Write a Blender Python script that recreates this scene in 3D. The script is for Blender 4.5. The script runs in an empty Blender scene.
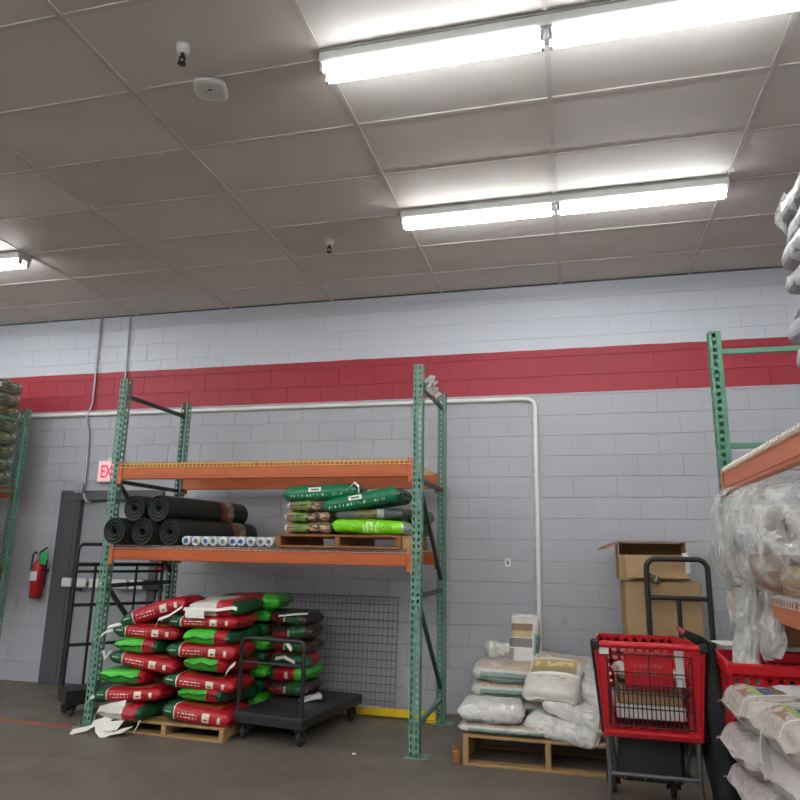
import bpy, math, random
from mathutils import Vector, Matrix, Euler, noise

# ------------------------------------------------------------------ camera
SC = bpy.context.scene
COL = SC.collection
CAM_H = 1.46
YAW, PITCH, ROLL, FPX = -0.24970, 0.21866, 0.01829, 679.2
_fw = Vector((math.sin(YAW)*math.cos(PITCH), math.cos(YAW)*math.cos(PITCH), math.sin(PITCH)))
_rt = Vector((math.cos(YAW), -math.sin(YAW), 0))
_up = _rt.cross(_fw)
_r = _rt*math.cos(ROLL) + _up*math.sin(ROLL)
_u = -_rt*math.sin(ROLL) + _up*math.cos(ROLL)
cam_data = bpy.data.cameras.new('camera')
cam_data.sensor_width = 36; cam_data.lens = FPX/800*36
cam_data.clip_start = .05; cam_data.clip_end = 100
cam = bpy.data.objects.new('camera', cam_data); COL.objects.link(cam)
M = Matrix((_r, _u, -_fw)).transposed().to_4x4()
M.translation = (0, 0, CAM_H)
cam.matrix_world = M
SC.camera = cam

# ------------------------------------------------------------------ world, exposure
w = bpy.data.worlds.new('world'); SC.world = w; w.use_nodes = True
w.node_tree.nodes['Background'].inputs[0].default_value = (.6, .62, .65, 1)
w.node_tree.nodes['Background'].inputs[1].default_value = .05
SC.view_settings.view_transform = 'Standard'
SC.view_settings.look = 'None'
SC.view_settings.gamma = 1
SC.view_settings.use_curve_mapping = False
SC.view_settings.exposure = 1.0
TUBE = 12.0            # radiance of the fluorescent tubes

# ------------------------------------------------------------------ room measures (metres)
WALL_Y, CEIL = 6.65, 4.134
COURSE, BLK = .198, .396
GX0, GDX, GY0, GDY = -1.264, 1.219, 6.743, .6096     # ceiling grid
XL, XR, YB = -14.5, 9.5, -7.0

# ------------------------------------------------------------------ materials
def lin(c):
    return tuple(((v/255)/12.92 if v/255 <= .04045 else ((v/255+.055)/1.055)**2.4) for v in c) + (1,)

class NT:
    def __init__(s, name):
        m = bpy.data.materials.new(name); m.use_nodes = True
        s.m = m; s.t = m.node_tree; s.n = s.t.nodes; s.b = s.n['Principled BSDF']
    def new(s, k, **kw):
        o = s.n.new(k)
        for a, v in kw.items(): setattr(o, a, v)
        return o
    def link(s, a, b): s.t.links.new(a, b)
    def coord(s, kind='Object'):
        return s.new('ShaderNodeTexCoord').outputs[kind]
    def math(s, op, a, b=None):
        o = s.new('ShaderNodeMath', operation=op)
        for i, v in enumerate((a, b)):
            if v is None: continue
            if isinstance(v, (int, float)): o.inputs[i].default_value = v
            else: s.link(v, o.inputs[i])
        return o.outputs[0]
    def mix(s, f, a, b):
        o = s.new('ShaderNodeMix', data_type='RGBA')
        for i, v in ((0, f), (6, a), (7, b)):
            if isinstance(v, (int, float)): o.inputs[i].default_value = v
            elif isinstance(v, tuple): o.inputs[i].default_value = v
            else: s.link(v, o.inputs[i])
        return o.outputs[2]
    def noise(s, scale, detail=3, vec=None, stretch=None):
        o = s.new('ShaderNodeTexNoise'); o.inputs['Scale'].default_value = scale; o.inputs['Detail'].default_value = detail
        v = vec if vec is not None else s.coord()
        if stretch:
            mp = s.new('ShaderNodeMapping'); mp.inputs['Scale'].default_value = stretch
            s.link(v, mp.inputs['Vector']); v = mp.outputs[0]
        s.link(v, o.inputs['Vector'])
        return o.outputs['Fac']
    def ramp(s, f, lo, hi):
        o = s.new('ShaderNodeMapRange'); o.inputs['From Min'].default_value = lo; o.inputs['From Max'].default_value = hi
        s.link(f, o.inputs['Value']); return o.outputs[0]
    def bump(s, h, strength=.2, dist=.01):
        o = s.new('ShaderNodeBump'); o.inputs['Strength'].default_value = strength; o.inputs['Distance'].default_value = dist
        s.link(h, o.inputs['Height']); s.link(o.outputs[0], s.b.inputs['Normal'])
    def color(s, v):
        if isinstance(v, tuple): s.b.inputs['Base Color'].default_value = v
        else: s.link(v, s.b.inputs['Base Color'])
    def set(s, rough=.5, metal=0, spec=.5, **kw):
        s.b.inputs['Roughness'].default_value = rough; s.b.inputs['Metallic'].default_value = metal
        s.b.inputs['Specular IOR Level'].default_value = spec

def basic(name, c, rough=.5, metal=0, var=.15, vscale=8, c2=None, bump=0, bscale=40, bdist=.004, spec=.5, stretch=None, detail=4):
    """colour with soft noise wear towards a second colour"""
    k = NT(name); k.set(rough, metal, spec)
    c2 = c2 or tuple(int(v*.7) for v in c)
    f = k.noise(vscale, detail, stretch=stretch)
    f = k.ramp(f, .35, .75)
    k.color(k.mix(k.math('MULTIPLY', f, var), lin(c), lin(c2)))
    if bump: k.bump(k.noise(bscale, 4, stretch=stretch), bump, bdist)
    return k.m

def printed(name, base, layers, rough=.35, bump=.35, bscale=24, bdist=.02, wear=.12, noisy=None):
    """flat print laid out over an object's own extent (0..1 on x, y, z)"""
    k = NT(name); k.set(rough)
    g = k.coord('Generated'); sx = k.new('ShaderNodeSeparateXYZ'); k.link(g, sx.inputs[0])
    col = lin(base)
    if noisy:
        c2, sc, lo, hi = noisy
        col = k.mix(k.ramp(k.noise(sc, 3), lo, hi), col, lin(c2))
    for L in layers:
        m = None
        for ax, i in (('x', 0), ('y', 1), ('z', 2)):
            if ax in L[1]:
                lo, hi = L[1][ax]; v = sx.outputs[i]; lo = lo if lo > 0 else -1; hi = hi if hi < 1 else 2
                q = k.math('MULTIPLY', k.math('GREATER_THAN', v, lo), k.math('LESS_THAN', v, hi))
                m = q if m is None else k.math('MULTIPLY', m, q)
        if len(L) > 2:
            sc, thr = L[2]
            m = k.math('MULTIPLY', m, k.math('GREATER_THAN', k.noise(sc, 1, vec=g, stretch=(6, 1, .4) if sc > 5 else (1.6, 1.6, 1.2)), thr))
        col = k.mix(m, col if not isinstance(col, tuple) else col, lin(L[0]))
    col = k.mix(k.math('MULTIPLY', k.ramp(k.noise(14, 3), .4, .8), wear), col, lin((40, 38, 34)))
    k.color(col)
    if bump: k.bump(k.math('ADD', k.noise(bscale, 4), k.math('MULTIPLY', k.noise(bscale*3.2, 3, stretch=(1, .5, 1)), .4)), bump, bdist)
    return k.m

def emissive(name, c, s):
    k = NT(name); k.color(lin(c)); k.b.inputs['Emission Color'].default_value = lin(c); k.b.inputs['Emission Strength'].default_value = s
    k.set(.4); return k.m

MT = {}
# painted block wall: pale above a red band, grey below (paint follows height, not the joints)
def wall_paint(name, dark=1.0):
    k = NT(name); k.set(.55)
    pos = k.new('ShaderNodeNewGeometry').outputs['Position']
    sx = k.new('ShaderNodeSeparateXYZ'); k.link(pos, sx.inputs[0]); z = sx.outputs[2]
    wob = k.math('MULTIPLY', k.math('SUBTRACT', k.noise(3, 2, vec=pos), .5), .012)
    z = k.math('ADD', z, wob)
    n1 = k.ramp(k.noise(1.3, 4, vec=pos), .3, .75)
    grey = k.mix(k.math('MULTIPLY', n1, .5), lin((176, 176, 182)), lin((163, 163, 169)))
    pale = k.mix(k.math('MULTIPLY', n1, .5), lin((204, 207, 214)), lin((192, 195, 203)))
    red = k.mix(k.math('MULTIPLY', n1, .6), lin((168, 40, 56)), lin((150, 36, 50)))
    c = k.mix(k.math('GREATER_THAN', z, 2.995), grey, red)
    c = k.mix(k.math('GREATER_THAN', z, 3.445), c, pale)
    # scuffs low on the wall
    sc = k.math('MULTIPLY', k.math('LESS_THAN', z, .9), k.math('GREATER_THAN', k.noise(7, 5, vec=pos, stretch=(1, 1, .35)), .68))
    c = k.mix(k.math('MULTIPLY', sc, .25), c, lin((120, 118, 116)))
    if dark < 1: c = k.mix(1-dark, c, lin((70, 70, 72)))
    k.color(c); k.bump(k.noise(60, 5, vec=pos), .25, .004)
    return k.m
MT['wall'] = wall_paint('painted_block')
MT['mortar'] = wall_paint('painted_mortar', .93)
MT['plain_wall'] = basic('far_wall_paint', (178, 178, 184), .6)
MT['ctile'] = basic('ceiling_tile_vinyl', (216, 211, 206), .6, var=.35, vscale=1.5, c2=(200, 192, 184), bump=.15, bscale=50, bdist=.003)
MT['ctile2'] = basic('ceiling_tile_stained', (212, 205, 198), .6, var=.6, vscale=2.2, c2=(194, 184, 173), bump=.15, bscale=50, bdist=.003)
MT['tbar'] = basic('ceiling_grid_metal', (204, 199, 193), .4, var=.3, vscale=6)
MT['fix'] = basic('white_enamel', (205, 205, 203), .4, var=.1)
MT['socket'] = basic('lampholder_plastic', (190, 190, 186), .5, var=.1)
k = NT('fluorescent_tube'); k.color((1, 1, 1, 1)); k.b.inputs['Emission Color'].default_value = (.955, .985, 1, 1); k.b.inputs['Emission Strength'].default_value = TUBE
MT['tube'] = k.m
# concrete
k = NT('concrete_floor'); k.set(.5)
pos = k.new('ShaderNodeNewGeometry').outputs['Position']
a = k.ramp(k.noise(.8, 5, vec=pos), .25, .8); b_ = k.ramp(k.noise(9, 8, vec=pos), .3, .8)
c = k.mix(a, lin((114, 107, 98)), lin((94, 87, 79)))
c = k.mix(k.math('MULTIPLY', b_, .4), c, lin((128, 119, 105)))
c = k.mix(k.math('MULTIPLY', k.ramp(k.noise(55, 6, vec=pos), .45, .85), .35), c, lin((78, 72, 66)))
k.color(c); k.link(k.ramp(k.noise(3, 4, vec=pos), -.6, 1.6), k.b.inputs['Roughness']); k.bump(k.noise(60, 6, vec=pos), .1, .003)
MT['floor'] = k.m
k = NT('worn_red_floor_paint'); k.set(.55)
f = k.ramp(k.noise(12, 5), .40, .66)
k.color(k.mix(f, lin((172, 84, 74)), lin((124, 104, 94)))); MT['redline'] = k.m
MT['green'] = basic('rack_green_paint', (104, 148, 128), .45, var=.5, vscale=9, c2=(66, 108, 92))
MT['green_dark'] = basic('brace_dark_green', (52, 66, 62), .45, var=.4, vscale=9)
MT['green_light'] = basic('rack_light_green', (96, 150, 122), .45, var=.3, vscale=9, c2=(70, 120, 96))
MT['orange'] = basic('rack_orange_paint', (196, 96, 40), .42, var=.45, vscale=5, c2=(150, 66, 28), stretch=(1, 5, 5))
MT['orange_pale'] = basic('rack_orange_faded', (206, 118, 82), .45, var=.4, vscale=5, c2=(176, 92, 60), stretch=(5, 1, 5))
MT['zinc'] = basic('zinc_wire', (196, 194, 186), .4, .3, var=.2)
MT['zinc_pale'] = basic('pale_zinc_wire', (232, 226, 210), .45, .1, var=.2)
MT['yzinc'] = basic('yellow_zinc_wire', (232, 200, 92), .4, .1, var=.4, c2=(226, 214, 170))
MT['yellow'] = basic('yellow_paint', (232, 194, 20), .4, var=.25, vscale=8, c2=(190, 150, 20))
MT['wood'] = basic('pallet_wood', (176, 140, 92), .75, var=.7, vscale=7, c2=(120, 88, 54), stretch=(1.5, 12, 12), bump=.2, bscale=30)
MT['wood_dark'] = basic('pallet_wood_brown', (150, 96, 50), .75, var=.7, vscale=7, c2=(104, 62, 32), stretch=(1.5, 12, 12), bump=.2, bscale=30)
MT['black'] = basic('black_steel', (34, 34, 37), .42, var=.4, vscale=8, c2=(20, 20, 22))
MT['deckblack'] = basic('black_deck', (42, 43, 46), .5, var=.6, vscale=4, c2=(60, 60, 62))
MT['rubber'] = basic('rubber', (46, 46, 48), .7, var=.4)
MT['steel'] = basic('bright_steel', (170, 170, 172), .3, .8, var=.2)
MT['greysteel'] = basic('cart_grey_steel', (98, 98, 100), .4, .3, var=.4, vscale=12)
MT['door'] = basic('door_grey_paint', (150, 152, 156), .5, var=.2, vscale=3)
MT['jamb'] = basic('frame_dark_grey', (82, 82, 86), .5, var=.25, vscale=3)
MT['white'] = basic('white_plastic', (214, 214, 210), .45, var=.12)
MT['paper'] = basic('white_paper', (226, 224, 216), .7, var=.15, bump=.2, bscale=14)
MT['pipe'] = basic('white_painted_pipe', (236, 235, 230), .45, var=.15, vscale=5)
MT['galv'] = basic('galvanised_conduit', (168, 170, 172), .35, .5, var=.3, vscale=12)
MT['dark'] = basic('dark_plastic', (28, 28, 30), .5, var=.3)
MT['exit_face'] = emissive('exit_face_lit', (255, 176, 184), .30)
MT['exit_red'] = emissive('exit_letter_lit', (215, 30, 56), .35)
MT['ext_red'] = basic('extinguisher_red', (170, 24, 30), .35, var=.2)
MT['tag_green'] = basic('green_tag', (40, 170, 90), .5, var=.1)
MT['cartred'] = basic('red_plastic', (196, 22, 34), .35, var=.25, vscale=8, c2=(150, 12, 26))
MT['card'] = basic('cardboard', (172, 142, 104), .8, var=.4, vscale=5, c2=(150, 118, 82), bump=.1)
MT['card2'] = basic('cardboard_brown', (150, 104, 66), .8, var=.5, vscale=5, c2=(118, 78, 48))
MT['tape'] = basic('parcel_tape', (196, 160, 104), .3, var=.2)
MT['meshroll'] = basic('dark_plastic_mesh', (24, 31, 28), .5, var=.6, vscale=26, c2=(12, 16, 15), bump=.8, bscale=70, bdist=.01)
MT['meshend'] = basic('dark_plastic_mesh_end', (24, 34, 30), .5, var=.8, vscale=18, c2=(10, 16, 14), bump=.8, bscale=60, bdist=.01)
MT['rolllabel'] = printed('roll_label_print', (196, 178, 140), [((150, 62, 52), {'y': (.0, .45)}), ((92, 128, 66), {'x': (.0, .35)}), ((60, 50, 44), {'z': (.1, .9)}, (5, .52))], bump=0)
MT['filmroll'] = basic('white_film', (206, 208, 212), .35, var=.4, vscale=20, c2=(170, 174, 186))
MT['bluecore'] = basic('blue_core', (92, 118, 168), .5, var=.3)
MT['greycore'] = basic('grey_core', (150, 150, 152), .5, var=.3)
MT['cloth'] = basic('black_cloth', (24, 26, 28), .85, var=.5, vscale=9, c2=(40, 44, 46), bump=.4, bscale=14, bdist=.02)
MT['tote'] = basic('dark_tote', (36, 40, 42), .5, var=.4)
MT['darkgreen'] = basic('dark_green_cloth', (44, 66, 60), .6, var=.5)
MT['pinkish'] = basic('rosy_plastic', (178, 84, 78), .5, var=.3)

# bag prints
RED, DKG, BRG, WHT = (176, 26, 38), (24, 84, 50), (62, 184, 48), (214, 206, 188)
MT['bag_side'] = printed('red_bag_print', RED, [
    ((186, 96, 52), {'z': (.80, 1.0), 'x': (.1, .8), 'y': (.15, .9)}),
    (DKG, {'x': (0, .21)}), (WHT, {'x': (.21, .225)}),
    (WHT, {'x': (.62, .72), 'z': (.30, .70)}), (RED, {'x': (.645, .695), 'z': (.38, .46)}),
    (WHT, {'x': (.83, .87), 'z': (.34, .62)}),
    ((226, 190, 180), {'x': (.27, .54), 'z': (.52, .58)}, (7, .45)), ((226, 190, 180), {'x': (.27, .54), 'z': (.36, .42)}, (7, .47)),
    ((150, 190, 160), {'x': (.07, .17), 'z': (.50, .56)})], rough=.24, bump=.6)
MT['bag_end'] = printed('green_end_bag_print', RED, [
    (BRG, {'x': (0, .34), 'y': (.34, 1.0)}), (DKG, {'y': (0, .12)}), (WHT, {'x': (0, .03), 'y': (.34, .36)}), ((22, 60, 30), {'x': (0, .016)})], rough=.24, bump=.6)
MT['bag_end_flip'] = printed('green_end_bag_print_wide', RED, [
    (BRG, {'x': (0, .36), 'y': (.16, 1.0)}), ((44, 150, 44), {'z': (.0, .36), 'x': (0, .3), 'y': (.16, 1)}), ((20, 60, 28), {'x': (0, .016)})], rough=.24, bump=.6)
MT['bag_torn'] = printed('red_bag_white_back_print', (206, 200, 190), [(RED, {'y': (0, .42)}), (DKG, {'y': (0, .14)})], rough=.4, bump=.5)
MT['bag_back'] = printed('rear_red_bag_print', RED, [(DKG, {'x': (0, .22)}), (BRG, {'x': (.74, 1)}), (WHT, {'x': (.5, .58), 'z': (.3, .7)})], rough=.24, bump=.6)  # same red as the front bags
MT['bag_brown_shade'] = printed('shaded_brown_bag_print', (62, 46, 42), [((30, 92, 44), {'x': (.45, .8), 'z': (.3, 1)}), ((120, 34, 36), {'x': (0, .42), 'z': (0, .6)}), ((186, 178, 164), {'x': (.40, .45), 'z': (.3, .7)})], rough=.24, bump=.6)  # guessed brown print, darkened to carry the shade behind the cart handle
MT['bag_dgreen'] = printed('deep_green_bag_print', (10, 112, 70), [
    ((226, 226, 214), {'x': (.36, .52), 'y': (0, .6), 'z': (.55, .78)}), ((20, 112, 72), {'x': (.39, .49), 'z': (.62, .70)}),
    ((180, 220, 200), {'x': (.1, .8), 'z': (.3, .42)}, (8, .56)), ((8, 84, 54), {'x': (.93, 1)})], rough=.25, bump=.5)
MT['bag_lime'] = printed('lime_bag_print', (128, 214, 28), [((206, 236, 150), {'x': (.46, .66), 'z': (.2, .8)}, (6, .5)), ((70, 160, 40), {'x': (0, .06)}), ((228, 236, 214), {'x': (.95, 1)})], rough=.24, bump=.6)
MT['bag_camo'] = printed('brown_green_bag_print', (150, 118, 90), [((112, 140, 60), {'x': (.2, .5)}), ((190, 160, 128), {'x': (.55, .9)}, (5, .5)), ((66, 58, 44), {'x': (0, 1)}, (4, .57)), ((200, 196, 180), {'x': (0, .08)})], rough=.35, bump=.6)
MT['bag_grey'] = printed('grey_bag_print', (84, 86, 92), [((120, 110, 60), {'x': (.3, .6)}, (4, .45)), ((176, 176, 170), {'x': (.62, .72)}, (4, .4))], rough=.4, bump=.6)
OFFW = (204, 202, 194)
MT['sack_white'] = printed('white_sack_print', OFFW, [((172, 164, 140), {'x': (.1, .9), 'y': (.5, .95), 'z': (.7, 1)}, (4, .5)), ((150, 166, 156), {'z': (.0, .40), 'x': (.1, .95)})], rough=.45, bump=.7, bscale=20, bdist=.03)
MT['sack_plain'] = printed('white_sack_plain', (222, 220, 215), [((204, 202, 197), {'x': (.3, .8)}, (3, .6))], rough=.45, bump=.8, bscale=20, bdist=.035)
MT['sack_teal'] = printed('white_sack_teal_side', OFFW, [((190, 170, 150), {'z': (.72, 1), 'x': (.1, .9)}, (3, .42)), ((140, 166, 156), {'z': (.14, .58), 'y': (0, .4), 'x': (.14, .97)}), ((96, 118, 108), {'z': (.3, .38), 'y': (0, .4), 'x': (.2, .9)})], rough=.45, bump=.7, bscale=20, bdist=.03)
MT['sack_front'] = printed('white_sack_picture', (208, 204, 194), [
    ((176, 152, 104), {'x': (.66, .86), 'y': (.1, .9)}), ((150, 138, 104), {'x': (.52, .66), 'y': (.1, .9)}),
    ((212, 190, 120), {'x': (.68, .82), 'y': (.15, .85)}, (5, .52)), ((232, 230, 224), {'x': (.47, .53)}),
    ((176, 150, 124), {'x': (.34, .44), 'y': (.25, .75)}, (6, .5))], rough=.45, bump=.5, bscale=20, bdist=.02)
MT['sack_stand'] = printed('standing_sack_print', (206, 204, 196), [
    ((140, 116, 90), {'x': (.74, .84), 'y': (.2, 1)}), ((188, 168, 120), {'x': (.64, .74), 'y': (.2, 1)}), ((116, 112, 108), {'x': (.50, .63), 'y': (.2, 1)}),
    ((150, 134, 120), {'x': (.2, .48), 'y': (.75, 1)}), ((136, 160, 156), {'y': (0, .16), 'x': (.1, .7)}), ((104, 128, 124), {'y': (.02, .10), 'x': (.12, .66)}, (6, .45))], rough=.45, bump=.5, bscale=20, bdist=.02)
MT['sack_mauve'] = printed('mauve_white_sack_print', (196, 188, 188), [((222, 220, 216), {'x': (.1, .5)}, (3, .5)), ((150, 130, 132), {'z': (.0, .35)})], rough=.3, bump=.8, bscale=20, bdist=.03)
MT['sack_brown'] = printed('brown_label_sack_print', (208, 202, 198), [((150, 112, 100), {'x': (.09, .9), 'z': (.25, .75)}), ((190, 160, 150), {'x': (.11, .85), 'z': (.35, .6)}, (8, .5))], rough=.3, bump=.6, bscale=22, bdist=.02)
MT['sack_photo'] = printed('picture_top_sack_print', (178, 168, 160), [
    ((150, 170, 92), {'x': (.11, .145), 'y': (.35, .85)}), ((66, 84, 132), {'x': (.145, .20), 'y': (.35, .62)}), ((150, 168, 190), {'x': (.145, .20), 'y': (.62, .85)}),
    ((126, 92, 70), {'x': (.20, .25), 'y': (.35, .85)}), ((150, 116, 96), {'x': (.06, .11), 'y': (.35, .85)}, (5, .48)), ((206, 206, 210), {'x': (.25, .45), 'y': (.3, .85)}),
    ((214, 208, 196), {'y': (.30, .33)}), ((110, 100, 90), {'x': (.08, .98), 'y': (.14, .28)}, (5, .5))], rough=.25, bump=.6, bscale=22, bdist=.02)
MT['sack_olive'] = printed('olive_sack_print', (128, 130, 108), [((196, 198, 196), {'z': (.66, .84)}), ((92, 104, 62), {'x': (.1, .9)}, (4, .5)), ((150, 156, 160), {'z': (0, .2)}), ((222, 222, 218), {'x': (.5, .62), 'y': (0, .5), 'z': (.3, .62)})], rough=.24, bump=.6)
MT['sack_grey_wrapped'] = printed('wrapped_grey_sack', (188, 186, 190), [((150, 146, 152), {'z': (0, .34)}), ((206, 206, 210), {'x': (.2, .8)}, (3, .5))], rough=.25, bump=.6, bscale=20, bdist=.025)
# stretch film: partly see-through, glossy
def film(name, c, a_lo, a_hi, rough=.18):
    k = NT(name); k.set(rough); k.color(lin(c))
    n = k.noise(6, 5, stretch=(1, 1, .7)); ridge = k.math('SUBTRACT', 1, k.math('MULTIPLY', k.math('ABSOLUTE', k.math('SUBTRACT', n, .5)), 7))
    al = k.new('ShaderNodeMapRange'); k.link(ridge, al.inputs['Value']); al.inputs['To Min'].default_value = a_lo; al.inputs['To Max'].default_value = a_hi
    k.link(al.outputs[0], k.b.inputs['Alpha']); k.bump(k.noise(9, 6), 1, .06)
    return k.m
def _ramp_out(s, f, lo, hi):
    o = s.new('ShaderNodeMapRange'); o.inputs['From Min'].default_value = .3; o.inputs['From Max'].default_value = .7
    o.inputs['To Min'].default_value = lo; o.inputs['To Max'].default_value = hi; s.link(f, o.inputs['Value']); return o.outputs[0]
NT.ramp_out = _ramp_out
MT['film'] = film('stretch_film', (236, 235, 232), .04, .48)
MT['film_dense'] = film('bunched_film', (200, 200, 194), .45, .95, .25)

# ------------------------------------------------------------------ mesh helpers
class MB:
    def __init__(s): s.v = []; s.f = []; s.m = []; s.s = []
    def add(s, vs, fs, mi=0, smooth=False, X=None):
        o = len(s.v)
        s.v += [tuple(X @ Vector(p)) if X else tuple(p) for p in vs]
        for f in fs: s.f.append([i+o for i in f]); s.m.append(mi); s.s.append(smooth)
        return s
    def box(s, c, d, mi=0, bev=0, X=None):
        hx, hy, hz = d[0]/2, d[1]/2, d[2]/2
        b = min(bev, hx*.9, hy*.9, hz*.9)
        T = Matrix.Translation(c)
        if X: T = X @ T
        if b <= 0:
            vs = [(x, y, z) for x in (-hx, hx) for y in (-hy, hy) for z in (-hz, hz)]
            fs = [(0, 1, 3, 2), (4, 6, 7, 5), (0, 4, 5, 1), (2, 3, 7, 6), (0, 2, 6, 4), (1, 5, 7, 3)]
            return s.add(vs, fs, mi, False, T)
        vs = []; idx = {}
        for sx in (-1, 1):
            for sy in (-1, 1):
                for sz in (-1, 1):
                    for a in range(3):
                        p = [sx*(hx-b), sy*(hy-b), sz*(hz-b)]; p[a] = (sx*hx, sy*hy, sz*hz)[a]
                        idx[(sx, sy, sz, a)] = len(vs); vs.append(tuple(p))
        fs = []; S = (-1, 1)
        for a in range(3):
            o = [i for i in range(3) if i != a]
            for sg in S:
                q = []
                for (u, v) in ((-1, -1), (1, -1), (1, 1), (-1, 1)):
                    k = [0, 0, 0]; k[a] = sg; k[o[0]] = u; k[o[1]] = v; q.append(idx[(k[0], k[1], k[2], a)])
                flip = (sg < 0) ^ (a == 1)
                fs.append(q[::-1] if flip else q)
            for u in S:
                for v in S:
                    ks = []
                    for t in S:
                        k = [0, 0, 0]; k[a] = t; k[o[0]] = u; k[o[1]] = v; ks.append(tuple(k))
                    fs.append([idx[ks[0]+(o[0],)], idx[ks[1]+(o[0],)], idx[ks[1]+(o[1],)], idx[ks[0]+(o[1],)]])
        for sx in S:
            for sy in S:
                for sz in S: fs.append([idx[(sx, sy, sz, a)] for a in range(3)])
        return s.add(vs, fs, mi, False, T)
    def bar(s, p0, p1, wd, th, mi=0, up=(0, 0, 1), bev=0):
        p0, p1 = Vector(p0), Vector(p1); d = p1-p0; L = d.length; x = d.normalized()
        u = Vector(up)
        if abs(x.dot(u)) > .99: u = Vector((0, 1, 0))
        y = u.cross(x).normalized(); z = x.cross(y)
        X = Matrix((x, y, z)).transposed().to_4x4(); X.translation = (p0+p1)/2
        return s.box((0, 0, 0), (L, wd, th), mi, bev, X)
    def tube(s, pts, r, n=8, mi=0, closed=False, caps=True):
        P = [Vector(p) for p in pts]; N = len(P); rings = []; prev = None
        for i, p in enumerate(P):
            if closed: d = P[(i+1) % N]-P[i-1]
            else: d = P[min(i+1, N-1)]-P[max(i-1, 0)]
            d.normalize()
            if prev is None:
                a = Vector((0, 0, 1)) if abs(d.z) < .9 else Vector((1, 0, 0)); x = a.cross(d).normalized()
            else: x = (prev-d*prev.dot(d)).normalized()
            prev = x; y = d.cross(x); rr = r[i] if isinstance(r, (list, tuple)) else r
            rings.append([p+(x*math.cos(2*math.pi*k/n)+y*math.sin(2*math.pi*k/n))*rr for k in range(n)])
        vs = [q for g in rings for q in g]; fs = []
        for i in range(N if closed else N-1):
            j = (i+1) % N
            for k in range(n): fs.append((i*n+k, i*n+(k+1) % n, j*n+(k+1) % n, j*n+k))
        s.add(vs, fs, mi, True)
        if caps and not closed:
            s.add(rings[0], [list(range(n))[::-1]], mi); s.add(rings[-1], [list(range(n))], mi)
        return s
    def lathe(s, prof, n=16, mi=0, X=None, smooth=True):
        vs = []; fs = []
        for r, z in prof:
            for k in range(n): a = 2*math.pi*k/n; vs.append((r*math.cos(a), r*math.sin(a), z))
        for i in range(len(prof)-1):
            for k in range(n): fs.append((i*n+k, i*n+(k+1) % n, (i+1)*n+(k+1) % n, (i+1)*n+k))
        return s.add(vs, fs, mi, smooth, X)
    def ribbon(s, pts, wv, t=.002, mi=0):
        """strip along pts; wv = half width vector"""
        P = [Vector(p) for p in pts]; wv = Vector(wv); vs = []; fs = []; n = len(P)
        for i, p in enumerate(P):
            d = (P[min(i+1, n-1)]-P[max(i-1, 0)]).normalized(); nn = d.cross(wv).normalized()*t/2
            vs += [p-wv-nn, p+wv-nn, p+wv+nn, p-wv+nn]
        for i in range(n-1):
            a, b = i*4, i*4+4
            for k in range(4): fs.append((a+k, a+(k+1) % 4, b+(k+1) % 4, b+k))
        fs += [(0, 3, 2, 1), (n*4-4, n*4-3, n*4-2, n*4-1)]
        return s.add(vs, fs, mi, False)
    def mesh(s, name, mats):
        me = bpy.data.meshes.new(name); me.from_pydata(s.v, [], s.f)
        for q in (mats if isinstance(mats, (list, tuple)) else [mats]): me.materials.append(MT[q] if isinstance(q, str) else q)
        me.polygons.foreach_set('material_index', s.m); me.polygons.foreach_set('use_smooth', s.s); me.update()
        return me
    def build(s, name, mats, parent=None, loc=None, rot=None):
        return put(name, s.mesh(name, mats), parent, loc, rot)

def put(name, me, parent=None, loc=None, rot=None):
    o = bpy.data.objects.new(name, me); COL.objects.link(o)
    if parent: o.parent = parent
    if loc is not None: o.location = loc
    if rot is not None: o.rotation_euler = rot
    return o
def tag(o, label, cat, group=None):
    o['label'] = label; o['category'] = cat
    if group: o['group'] = group
    return o
def thing(name, label, cat, loc=(0, 0, 0), rotz=0, group=None):
    o = bpy.data.objects.new(name, None); COL.objects.link(o); o.empty_display_size = .1
    o.location = loc; o.rotation_euler = (0, 0, rotz)
    return tag(o, label, cat, group)
def struct(o, stuff=False):
    o['kind'] = 'stuff' if stuff else 'structure'; return o
def copy_tree(o, parent=None):
    c = o.copy(); COL.objects.link(c)
    c.parent = parent
    for ch in o.children: copy_tree(ch, c)
    return c
def rnd(seed): return random.Random(seed)
D = math.radians
def px_of(x, y, z):
    v = Vector((x, y, z-CAM_H)); c = v.dot(_fw)
    return 400+FPX*v.dot(_r)/c, 400-FPX*v.dot(_u)/c

# ================================================================== SETTING
# ---- floor
m = MB(); m.add([(XL, YB, 0), (XR, YB, 0), (XR, WALL_Y, 0), (XL, WALL_Y, 0)], [(0, 1, 2, 3)])
m.box(((XL+XR)/2, (YB+WALL_Y)/2, -.06), (XR-XL, WALL_Y-YB, .1))
struct(m.build('floor', 'floor'))
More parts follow.
